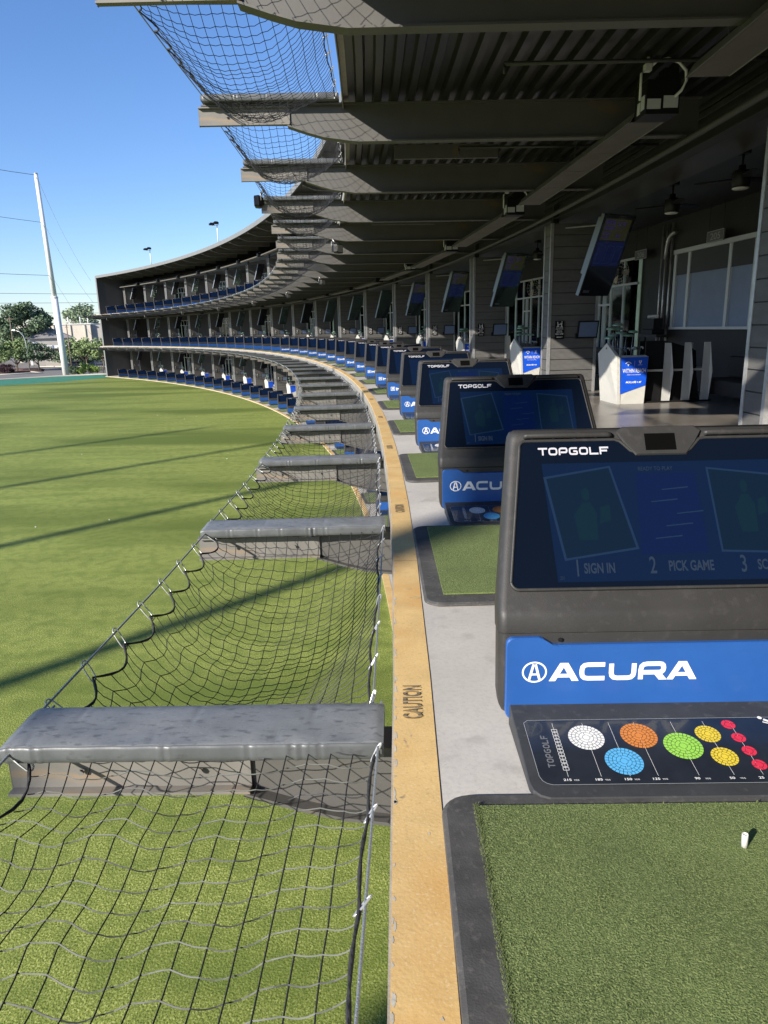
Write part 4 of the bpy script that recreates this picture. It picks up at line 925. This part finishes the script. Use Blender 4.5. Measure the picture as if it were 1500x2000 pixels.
for i, k in enumerate((4.75, 6.75, 8.75, 10.75, 12.75)):
    for j, (dk, dr) in enumerate(((.16, -.15), (-.05, .65))):
        o = st_ if first else dup(st_); first = False; o['label'] = 'metal bar stool on the %s of the %s bar table from the camera' % (('field side', 'wall side')[j], ORD[i + 1]); place(o, k + dk, 5.75 + dr, L2Z + .002)
# ---------------------------------------------------------------- ceiling fans
fr_ = empty('ceiling_fan', 'x', 'ceiling fan', 'ceiling fans in the lounge')
mb = MB(); mb.lathe([(.10, -.07), (.11, -.06), (.11, 0)], (0, 0, 0), 18); mb.obj('ceiling_mount', M_black, fr_)
mb = MB(); mb.tube([(0, 0, -.07), (0, 0, -.24)], .018, 8); mb.obj('down_rod', M_black, fr_)
mb = MB(); mb.lathe([(.05, -.22), (.055, -.29), (.12, -.30), (.135, -.33), (.135, -.50), (.12, -.53)], (0, 0, 0), 20); mb.obj('motor', M_black, fr_)
mb = MB(); mb.lathe([(.11, -.535), (.125, -.545), (.10, -.562), (.03, -.567)], (0, 0, 0), 20); mb.obj('light', M_lamp, fr_)
for i in range(3):
    a = R_(20 + 120 * i); mb = MB(); mb.loft([[(x, -w_, -.40 + w_ * .3), (x, w_, -.40 - w_ * .3), (x, w_, -.41 - w_ * .3), (x, -w_, -.41 + w_ * .3)] for x, w_ in ((.13, .03), (.25, .06), (.62, .055), (.68, .03))]); mb.v = [(x * math.cos(a) - y * math.sin(a), x * math.sin(a) + y * math.cos(a), z) for x, y, z in mb.v]
    mb.obj('blade', M_black, fr_)
for i, (k, r) in enumerate(((3.44, 5.08), (4.11, 5.09), (6.62, 5.27), (8.6, 5.3), (10.6, 5.3), (12.6, 5.3))):
    o = fr_ if i == 0 else dup(fr_); o['label'] = 'black ceiling fan with round white light, %s from the camera' % ORD[i + 1]; place(o, k, r, L2Z + (4.10 if r > 5 else 4.05))
# bay number signs
for i, (k, n_) in enumerate(((4.755, '205'), (5.79, '206'), (6.79, '207'), (7.79, '208'))):
    o = empty('bay_number_sign', 'grey hanging bay number sign reading ' + n_, 'sign', 'bay number signs at the back wall'); 
    mb = MB(); mb.box(-.36, .36, -.012, .012, -.12, .12); mb.obj('panel', pbr('sign grey ' + n_, (.12, .12, .125), .4), o)
    mb = MB(); text(mb, n_, 0, -.07, .20, 0, .001, 1.5, align='c'); remap(mb, lambda x, y, z: (x, -.0135, y)); mb.obj('digits', pbr('sign digits ' + n_, (.34, .35, .35), .4), o)
    mb = MB(); rib(mb, [(-.35, -.11), (.35, -.11), (.35, .11), (-.35, .11)], .008, 0, True); remap(mb, lambda x, y, z: (x, -.0137, y)); mb.obj('border', M_frame, o)
    mb = MB(); mb.tube([(-.3, 0, .12), (-.3, 0, .75)], .005, 5); mb.tube([(.3, 0, .12), (.3, 0, .75)], .005, 5); mb.obj('hanger', M_black, o)
    o.location = W(k, RB - .25, L2Z + (3.40 if i == 0 else 3.37)); o.rotation_euler = (0, 0, th(k) - R_(90))
# wall fans on the back wall
wfr = empty('wall_fan', 'x', 'wall fan', 'caged wall fans at the back of the lounge')
mb = MB()
for i in range(4):
    rr = .34 * (i + 1) / 4; mb.tube([(rr * math.cos(q * .3927), 0.06 - .02 * (i), rr * math.sin(q * .3927)) for q in range(17)], .004, 4, False)
for q in range(16): a = q * .3927; mb.tube([(.05 * math.cos(a), .06, .05 * math.sin(a)), (.34 * math.cos(a), 0, .34 * math.sin(a))], .003, 4)
mb.obj('cage', M_frame, wfr)
mb = MB()
for q in range(3):
    a = q * 2.094; c_, s_ = math.cos(a), math.sin(a); mb.prism([(.04 * c_, .02, .04 * s_), (.30 * c_ - .09 * s_, .03, .30 * s_ + .09 * c_), (.31 * c_ + .09 * s_, .0, .31 * s_ - .09 * c_)], (0, .006, 0))
mb.obj('blades', pbr('bronze fan blade', (.22, .17, .12), .4, metal=.4), wfr)
mb = MB(); mb.lathe([(.07, -.10), (.08, 0), (.05, .05)], (0, 0, 0), 12); remap(mb, lambda x, y, z: (x, -z, y)); mb.tube([(0, .1, 0), (0, .2, .1), (.0, .35, .12)], .02, 6); mb.obj('motor', M_black, wfr)
for i, k in enumerate((5.95, 7.95, 9.95)):
    o = wfr if i == 0 else dup(wfr); o['label'] = 'caged wall fan beside the glass doors, %s from the camera' % ORD[i + 1]; o.location = W(k, RB - .6, L2Z + 2.95); o.rotation_euler = (0, 0, th(k) - R_(60))
# ball dispenser on a ledge left of the window
bx = empty('countertop_dispenser', 'dark countertop dispenser with five white tubs on top left of the shaded window', 'dispenser', loc=W(5.42, RB - .45, L2Z + 1.30), rz=th(5.4) - R_(90))
mb = MB(); mb.box(-.3, .3, -.1, .15, .12, .40); mb.box(-.32, .32, -.14, .18, .0, .119); mb.obj('body', M_black, bx, bevel=.01)
mb = MB()
for i in range(5): mb.lathe([(.045, .402), (.05, .46), (.03, .49)], (-.22 + i * .11, .02, 0), 10)
mb.obj('tubs', M_rackw, bx)
mb = MB(); mb.box(-.5, .55, -.12, .2, -.09, -.02); mb.tube([(-.45, .05, -1.28), (-.45, .05, -.09)], .03, 6); mb.tube([(.45, .05, -1.28), (.45, .05, -.09)], .03, 6); lg = mb.obj('counter_table', M_dark, None); tag(lg, 'narrow dark counter table under the dispenser by the window', 'table'); lg.location = bx.location - Vector((0, 0, .0)) ; lg.rotation_euler = bx.rotation_euler
bx.location = bx.location + Vector((0, 0, -.018))
# ---------------------------------------------------------------- flood lights at the net beams and on the roof
def flood(name_l, loc, rz):
    o = empty('flood_light', name_l, 'flood light', loc=loc, rz=rz)
    mb = MB(); mb.loft([rrect(-.16, .16, -.11, .11, 0, .04), rrect(-.17, .17, -.12, .12, .10, .04), rrect(-.10, .10, -.07, .07, .20, .03)]); remap(mb, lambda x, y, z: (z - .1, x, y)); mb.obj('lamp_head', M_black, o)
    mb = MB(); mb.loft([rrect(-.14, .14, -.09, .09, -.004, .03), rrect(-.14, .14, -.09, .09, 0, .03)]); remap(mb, lambda x, y, z: (z - .104, x, y)); mb.obj('lens', M_lamp, o)
    mb = MB(); mb.tube([(.05, -.19, 0), (.05, -.19, .16), (.05, .19, .16), (.05, .19, 0)], .012, 6); mb.tube([(.05, 0, .16), (.12, 0, .25)], .02, 6); mb.obj('bracket', M_galv, o)
    return o
flood('small black flood light on the tip of a top deck net beam against the sky', W(4.95, -2.78, FZ[3] - .20), th(5) )
flood('white and black flood light hanging below the sixth top deck beam', W(5.9, -1.05, FZ[3] - .85), th(6) + 2.6)
flood('small flood light hanging below the tenth top deck beam', W(9.9, -.6, FZ[3] - .85), th(10) + 2.6)
for i, k in enumerate((14, 18, 22, 26, 30, 34)): flood('small flood light under the top deck edge, %s from the end wall' % ORD[6 - i], W(k - .1, -.6, FZ[3] - .8), th(k) + 2.6)
for i, (k, rho, h) in enumerate(((29.9, .9, 2.1), (22.9, .9, 2.1))):
    o = empty('roof_light_pole', 'twin flood lights on a white pole on the roof, ' + ('farther one near the end wall' if i == 0 else 'nearer one'), 'light pole', 'light poles on the roof', W(k, rho, ZR + .10), th(k))
    mb = MB(); mb.tube([(0, 0, 0), (0, 0, h)], .055, 8); mb.tube([(-.5, 0, h - .05), (.2, 0, h + .05)], .03, 6); mb.obj('pole', M_white, o)
    for q in (0, 1):
        mb = MB(); mb.loft([rrect(-.24, .24, -.2, .2, 0, .05), rrect(-.26, .26, -.22, .22, .14, .05), rrect(-.14, .14, -.12, .12, .24, .03)]); mb.v = [(x - .55 + .45 * q, y, z + h - .02 + .14 * q) for x, y, z in mb.v]; mb.obj('lamp_head', M_black, o)
# ---------------------------------------------------------------- ground, field, parking
g = MB(); g.poly([(-1500, -1200, -.30), (1500, -1200, -.30), (1500, 2500, -.30), (-1500, 2500, -.30)]); tag(g.obj('ground', M_ground), kind='structure')
arcpts = [W(k / 2, -.30 + .02, -.05) for k in range(int(K0 * 2), int(35.1 * 2) + 1)]
f = MB(); pts = [(p.x, p.y, -.05) for p in arcpts] + [(-45.5, 117.0, -.05), (-52, 113.5, -.05), (-60, 106, -.05), (-72, 92, -.05), (-120, 20, -.05), (-140, -80, -.05), (-20, -80, -.05)]
f.poly(pts); fo = f.obj('turf', M_turf); tag(fo, kind='structure')
f = MB(); f.poly([(-40.6, 109.8, -.045), (-44.6, 101.2, -.045), (-52, 95, -.045), (-62, 82, -.045), (-75, 86, -.045), (-72.5, 92, -.045), (-60, 106.2, -.045), (-52, 113.7, -.045), (-45.4, 117.2, -.045), (-43.6, 114.5, -.045)]); tag(f.obj('turf_rim', M_rim), kind='structure')
f = MB(); f.tube([(-43, 117.2, -.02), (-45.5, 117.6, -.02), (-52, 114.1, -.02), (-60.2, 106.8, -.02), (-73, 92.6, -.02), (-85, 75, -.02)], .16, 6); tag(f.obj('kerb', M_curbw), kind='structure')
f = MB(); f.poly([(-46, 119, -.28), (-53, 115.5, -.28), (-62, 108, -.28), (-90, 75, -.28), (-200, 100, -.28), (-160, 240, -.28), (-70, 240, -.28), (-40, 180, -.28), (-38, 128, -.28)]); tag(f.obj('parking_lot', M_asph), kind='structure')
f = MB(); f.tube([(-76, 128, -.2), (-71, 136, -.2), (-66, 138, -.2), (-70, 146, -.2), (-80, 150, -.2), (-90, 144, -.2)], [.2, 1.6, 2.2, 2.6, 2, .2], 8); f.v = [(x, y, -.27 + max(0, z + .2) * .12) for x, y, z in f.v]; tag(f.obj('planting_bed', M_mulch), kind='structure')
f = MB(); f.tube([(-75, 160, -.2), (-62, 153, -.2), (-52, 147, -.2)], .12, 5); f.tube([(-66, 137, -.2), (-61, 131, -.2), (-72, 125, -.2)], .12, 5); tag(f.obj('parking_kerb', M_curbw), kind='structure')
# golf balls on the field
gb = MB(); gb.loft([[(.0214 * math.sin(a) * math.cos(q * .7854), .0214 * math.sin(a) * math.sin(q * .7854), .0214 * math.cos(a)) for q in range(8)] for a in (.25, .9, 1.57, 2.2, 2.9)], True, True); gbm = gb.mesh('golf_ball', M_white)
for i in range(14):
    o = bpy.data.objects.new('golf_ball', gbm); col.objects.link(o); o.location = (rnd.uniform(-26, -6), rnd.uniform(22, 60), -.03); o.scale = (1, 1, 1)
    tag(o, 'white golf ball lying out on the green field', 'golf ball', 'golf balls on the field')
# ---------------------------------------------------------------- net poles and wires
def netpole(x, y, h, lab, r=.42):
    o = empty('net_pole', lab, 'pole', 'tall steel poles of the field net', (x, y, -.2))
    mb = MB(); mb.tube([(0, 0, 0), (0, 0, 12.2)], [r, r * .95], 16); mb.lathe([(r * 1.06, 12.1), (r * 1.06, 12.35)], (0, 0, 0), 16); mb.tube([(0, 0, 12.3), (0, 0, h)], [r * .80, r * .55], 16); mb.obj('shaft', M_white, o)
    mb = MB(); mb.lathe([(r * .6, h), (r * .6, h + .15), (.05, h + .25)], (0, 0, 0), 12); mb.obj('cap', M_galv, o); return o
np_ = netpole(-50.6, 116.8, 30.0, 'tall white tapered net pole leaning into the sky left of the building', .50); np_.rotation_euler = (0, R_(-1.0), 0)
def wire(name, lab, cat, P, r=.035, sag=.6, n=16):
    mb = MB()
    for a, b in P:
        a, b = Vector(a), Vector(b); mb.tube([a.lerp(b, i / n) + Vector((0, 0, -sag * 4 * (i / n) * (1 - i / n))) for i in range(n + 1)], r, 4, False)
    return tag(mb.obj(name, pbr(name + ' steel', (.10, .11, .13), .5)), lab, cat)
tp = Vector((-51.1, 116.8, 29.7))
wire('net_cable', 'thin cable running left from the top of the white net pole', 'cable', [(tp, (-86, 60, 37))], .035, 2.5)
wire('net_cable', 'thin horizontal cable meeting the white pole two thirds up', 'cable', [((-50.95, 116.8, 23.0), (-88, 62, 27.2))], .03, .8)
wire('net_cable', 'thin horizontal cable meeting the white pole halfway up', 'cable', [((-50.8, 116.8, 15.3), (-88, 62, 17.4))], .03, .8)
e1 = W(34.9, .2, ZR); 
wire('guy_wire', 'guy wire from the top of the white pole to the roof corner', 'cable', [(tp, (-43.6, 113.6, 14.2))], .022, 1.2)
wire('guy_wire', 'guy wire from the upper pole to the end wall', 'cable', [((-50.95, 116.8, 23.0), (-43.6, 113.5, 11.0))], .022, .8)
wire('guy_wire', 'guy wire from the middle of the pole to the end wall', 'cable', [((-50.8, 116.8, 15.3), (-43.6, 113.4, 5.0))], .022, .5)
sd_ = Vector((math.sin(R_(44)), math.cos(R_(44)))); pd = Vector((math.cos(R_(44)), -math.sin(R_(44))))
for i, (pn_, s_, bx_) in enumerate(((-3.55, 34, None), (-13.45, 44, None), (-23.0, 52, None), (-32.4, 60, None), (-41.7, 70, None))):
    p = pd * pn_ - sd_ * s_
    netpole(p.x, p.y, 44, 'tall white net pole behind the camera, %s along the row' % ORD[i + 1], .36 if i else .42)
# ---------------------------------------------------------------- far background
def leafcloud(mb, c, rx, ry, rz, n, s, r, clumps=26):
    cl = []
    for _ in range(clumps):
        a = r.uniform(0, 6.28); e = math.asin(r.uniform(-.6, 1)); q = r.uniform(.55, 1.0)
        cl.append((Vector((math.cos(a) * math.cos(e) * rx * q, math.sin(a) * math.cos(e) * ry * q, math.sin(e) * rz * q)), r.uniform(.22, .42)))
    for _ in range(n):
        cc, cr = r.choice(cl); d = Vector((r.gauss(0, 1), r.gauss(0, 1), r.gauss(0, 1))).normalized() * (r.random() ** .4)
        p = Vector(c) + cc + Vector((d.x * rx * cr, d.y * ry * cr, d.z * rz * cr)); t1 = Vector((r.gauss(0, 1), r.gauss(0, 1), r.gauss(0, 1))).normalized() * s * r.uniform(.6, 1.3); t2 = t1.cross(Vector((r.gauss(0, 1), r.gauss(0, 1), r.gauss(0, 1)))).normalized() * s * r.uniform(.4, .9)
        mb.add([p - t1, p + t2, p + t1, p - t2], [(0, 1, 2, 3)])
def tree(x, y, h, cr, ch, lab, mat, n=2600, s=.28, seed=1, trunk=.2, name='tree', flat=1.):
    r = random.Random(seed); o = empty(name, lab, 'tree', None, (x, y, -.28))
    mb = MB(); tp_ = h - ch
    mb.tube([(0, 0, 0), (.1, 0, tp_ * .6), (0, .1, tp_ + ch * .35)], [trunk, trunk * .75, trunk * .35], 7)
    for i in range(7):
        a = r.uniform(0, 6.28); q = r.uniform(.4, .8); z0 = tp_ * r.uniform(.7, 1.2)
        mb.tube([(0, 0, z0), (math.cos(a) * cr * q * .5, math.sin(a) * cr * q * .5, z0 + ch * .25), (math.cos(a) * cr * q, math.sin(a) * cr * q, tp_ + ch * r.uniform(.3, .7))], [trunk * .45, trunk * .3, trunk * .1], 5)
    mb.obj('trunk', M_bark, o)
    mb = MB(); leafcloud(mb, (0, 0, tp_ + ch * .45), cr, cr, ch * .52, n, s, r, 30); mb.obj('crown', mat, o); return o
tree(-82, 171, 13.6, 6.4, 8.6, 'big dark spreading tree on the far left behind the parking lot', M_leaf, 6500, .34, 3, .5)
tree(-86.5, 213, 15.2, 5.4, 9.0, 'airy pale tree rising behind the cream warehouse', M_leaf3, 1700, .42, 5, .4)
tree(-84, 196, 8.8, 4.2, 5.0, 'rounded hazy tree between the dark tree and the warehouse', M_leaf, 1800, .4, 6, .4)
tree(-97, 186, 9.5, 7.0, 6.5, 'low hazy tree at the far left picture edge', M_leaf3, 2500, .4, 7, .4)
tree(-70.4, 141, 6.0, 3.7, 4.6, 'young leafy tree on the mulch island at the left', M_leaf2, 3800, .2, 8, .16)
tree(-66.2, 141, 4.9, 3.1, 3.3, 'small shaded tree just right of the young leafy tree', M_leaf, 2600, .2, 9, .14)
tree(-61.8, 148, 5.9, 2.4, 3.6, 'thin olive tree behind the parked car', M_leaf2, 1100, .22, 10, .12)
tree(-56.5, 140, 5.7, 2.6, 3.7, 'leafy street tree directly right of the white net pole', M_leaf2, 2200, .2, 11, .14)
tree(-52.5, 138, 5.9, 2.7, 3.9, 'leafy tree beside the end wall over the lime hedge', M_leaf2, 2400, .2, 12, .14)
tree(-48.3, 136, 6.2, 2.8, 4.2, 'bushy tree half hidden behind the building end wall', M_leaf, 2400, .2, 13, .14)
tree(-67, 158, 3.6, 3.6, 3.3, 'dark shrubby tree mass behind the parked car', M_leaf, 2500, .25, 14, .14)
tree(-57, 152, 4.2, 5.5, 3.8, 'dark hedge-like tree behind the leafy street trees', M_leaf, 3500, .25, 15, .14)
for i, (x, y, rx, ry, h, m, lab, nm) in enumerate(((-48.0, 119.6, 1.75, 1.0, 1.9, M_hedge, 'bright lime clipped hedge beside the end wall', 'hedge'), (-51.0, 121.0, 1.0, .9, 1.5, M_leaf, 'dark green bush between white pole and lime hedge', 'bush'), (-69.2, 134.5, 1.6, 1.2, 1.5, M_purp, 'dark purple rounded bush at the left picture edge', 'bush'))):
    o = empty(nm, lab, 'bush', None, (x, y, -.28)); mb = MB(); leafcloud(mb, (0, 0, h * .5), rx, ry, h * .55, 2600, .10, random.Random(30 + i), 34); mb.obj('foliage', m, o)
    mb = MB(); mb.lathe([(.08, 0), (.05, h * .6)], (0, 0, 0), 6); mb.obj('stem', M_bark, o)
# warehouse
bw = empty('warehouse', 'long cream warehouse with flat roof behind the trees', 'building', None, (-80, 196, -.28), R_(12))
mb = MB(); mb.box(-14, 4.0, -6, 14, 0, 9.2); mb.obj('wall', M_bldg, bw)
mb = MB(); mb.box(4.0, 12.5, -5.0, 14, 0, 9.0); mb.obj('side_wall', M_bldg2, bw)
mb = MB(); mb.box(-14.2, 4.2, -6.2, 14.1, 9.201, 9.45); mb.obj('roof_edge', M_white, bw)
mb = MB()
for x in (-9, -5, -1, 2.5): mb.box(x, x + .25, -6.25, -6.001, 0, 9.1)
mb.obj('pilaster', M_curbw, bw)
for x in (-2.0, 1.0, 2.9): mb = MB(); mb.tube([(x, -2, 9.45), (x, -2, 11.2)], .13, 6); mb.obj('roof_vent', M_white, bw)
hs = empty('house', 'small grey hip roofed house with white trim behind the parking lot', 'house', None, (-77, 171, -.28), R_(20))
mb = MB(); mb.box(-4.2, 5, -3, 5, 0, 6.0); mb.obj('wall', M_bldg2, hs)
mb = MB(); mb.loft([[(-4.8, -3.6, 6.001), (5.6, -3.6, 6.001), (5.6, 5.6, 6.001), (-4.8, 5.6, 6.001)], [(-.3, .6, 8.3), (.7, .6, 8.3), (.7, 1.4, 8.3), (-.3, 1.4, 8.3)]]); mb.obj('roof', M_roofg, hs)
mb = MB(); mb.box(-4.25, -3.7, -3.05, -3.001, 0, 5.9); mb.box(-3.2, -2.4, -3.05, -3.001, 3.4, 5.2); mb.obj('white_trim', M_white, hs)
sh = empty('carport', 'low white roofed carport behind the small trees', 'building', None, (-66, 161, -.28), R_(15))
mb = MB(); mb.box(-8, 3.0, -2, 4, 3.9, 4.5); mb.obj('roof', M_white, sh); mb = MB(); mb.box(-7.5, 2.6, 1, 3.8, 0, 3.89); mb.obj('wall', M_bldg2, sh)
# street lamp, utility poles
lp = empty('street_lamp', 'curved grey street lamp in front of the dark tree', 'street lamp', None, (-66.8, 138.5, -.28))
mb = MB(); mb.tube([(0, 0, 0), (0, 0, 5.4), (-.25, 0, 6.6), (-.9, 0, 7.4), (-1.7, 0, 7.7)], [.11, .09, .08, .07, .06], 8); mb.obj('post', M_galv, lp); mb = MB(); mb.loft([rrect(-2.3, -1.6, -.14, .14, 7.66, .05), rrect(-2.2, -1.65, -.1, .1, 7.8, .04)]); mb.obj('lamp_head', M_galv, lp)
for i, (x, y, h, lab) in enumerate(((-75.9, 152, 10.6, 'thin wooden utility pole in front of the dark tree'), (-60.3, 142.2, 8.6, 'thin dark post right beside the white net pole'))):
    o = empty('utility_pole', lab, 'pole', None, (x, y, -.28)); mb = MB(); mb.tube([(0, 0, 0), (0, 0, h)], [.14, .10], 8); mb.obj('shaft', M_bark, o)
    mb = MB(); mb.box(-.9 if i == 0 else -.3, .9 if i == 0 else .3, -.05, .05, h - .6, h - .48); mb.obj('crossarm', M_bark, o)
for i, (z0, z1) in enumerate(((20.5, 19.4), (17.2, 17.0), (14.6, 13.2), (9.2, 9.0))):
    wire('power_line', 'power line crossing the sky behind the white pole, %s from the top' % ORD[i + 1], 'power line', [((-150, 225, z0), (-62, 262, z1))], .06, .4)
# parked car
cr = empty('parked_car', 'grey parked sedan beyond the kerb, seen side on', 'car', None, (-62.4, 150.5, -.28), R_(24))
mb = MB()
mb.loft([[(-2.25 + a, -.85, z), (2.25 - b, -.85, z), (2.25 - b, .85, z), (-2.25 + a, .85, z)] for a, b, z in ((.15, .1, .28), (0, 0, .45), (.02, .0, .75), (.15, .2, .92))]); mb.loft([[(-1.75 + a, -.80 + c, z), (1.15 - b, -.80 + c, z), (1.15 - b, .80 - c, z), (-1.75 + a, .80 - c, z)] for a, b, c, z in ((.0, 0, 0, .921), (.5, .55, .12, 1.30), (.75, .85, .17, 1.42))]); mb.obj('body', M_car, cr, bevel=.05)
mb = MB(); mb.loft([[(-1.6 + a, -.815 + c, z), (1.0 - b, -.815 + c, z), (1.0 - b, .815 - c, z), (-1.6 + a, .815 - c, z)] for a, b, c, z in ((.05, .1, .005, .96), (.45, .5, .115, 1.28))]); mb.obj('windows', M_tv, cr)
for x in (-1.4, 1.4):
    for y in (-.86, .68): mb = MB(); mb.lathe([(.28, 0), (.33, .02), (.33, .16), (.28, .18)], (0, 0, 0), 16); mb.v = [(x + p[0], y + p[2], .33 + p[1]) for p in mb.v]; mb.obj('wheel', M_black, cr)
# bench-like grid sign, fence by hedge
bn_ = empty('bike_rack', 'small dark barred rack on the mulch island', 'rack', None, (-66.2, 139.4, -.25), R_(15))
mb = MB()
for i in range(9): mb.box(-.9 + i * .22, -.87 + i * .22, 0, .03, .25, 1.1)
mb.box(-.95, .95, -.01, .04, 1.101, 1.16); mb.box(-.95, .95, -.01, .04, .19, .249); mb.obj('bars', M_black, bn_); mb = MB(); mb.box(-.85, -.79, -.02, .05, 0, .19); mb.box(.79, .85, -.02, .05, 0, .19); mb.obj('feet', M_black, bn_)
fn = empty('fence', 'dark mesh fence between the lime hedge and the end wall', 'fence', None, (-46.6, 119.5, -.28), R_(-10))
for i in range(4): mb = MB(); mb.tube([(i * 1.1, 0, 0), (i * 1.1, 0, 2.0)], .04, 6); mb.obj('post', M_black, fn)
mb = MB()
for i in range(33): mb.box(i * .1, i * .1 + .012, -.006, .006, .1, 1.95)
for z in (.1, .7, 1.3, 1.95): mb.box(0, 3.3, -.008, .008, z, z + .03)
mb.obj('mesh_panel', M_black, fn)

for o in bpy.data.objects:
    l = o.get('label')
    if l and not 4 <= len(l.split()) <= 16: print('LABELLEN', len(l.split()), l)
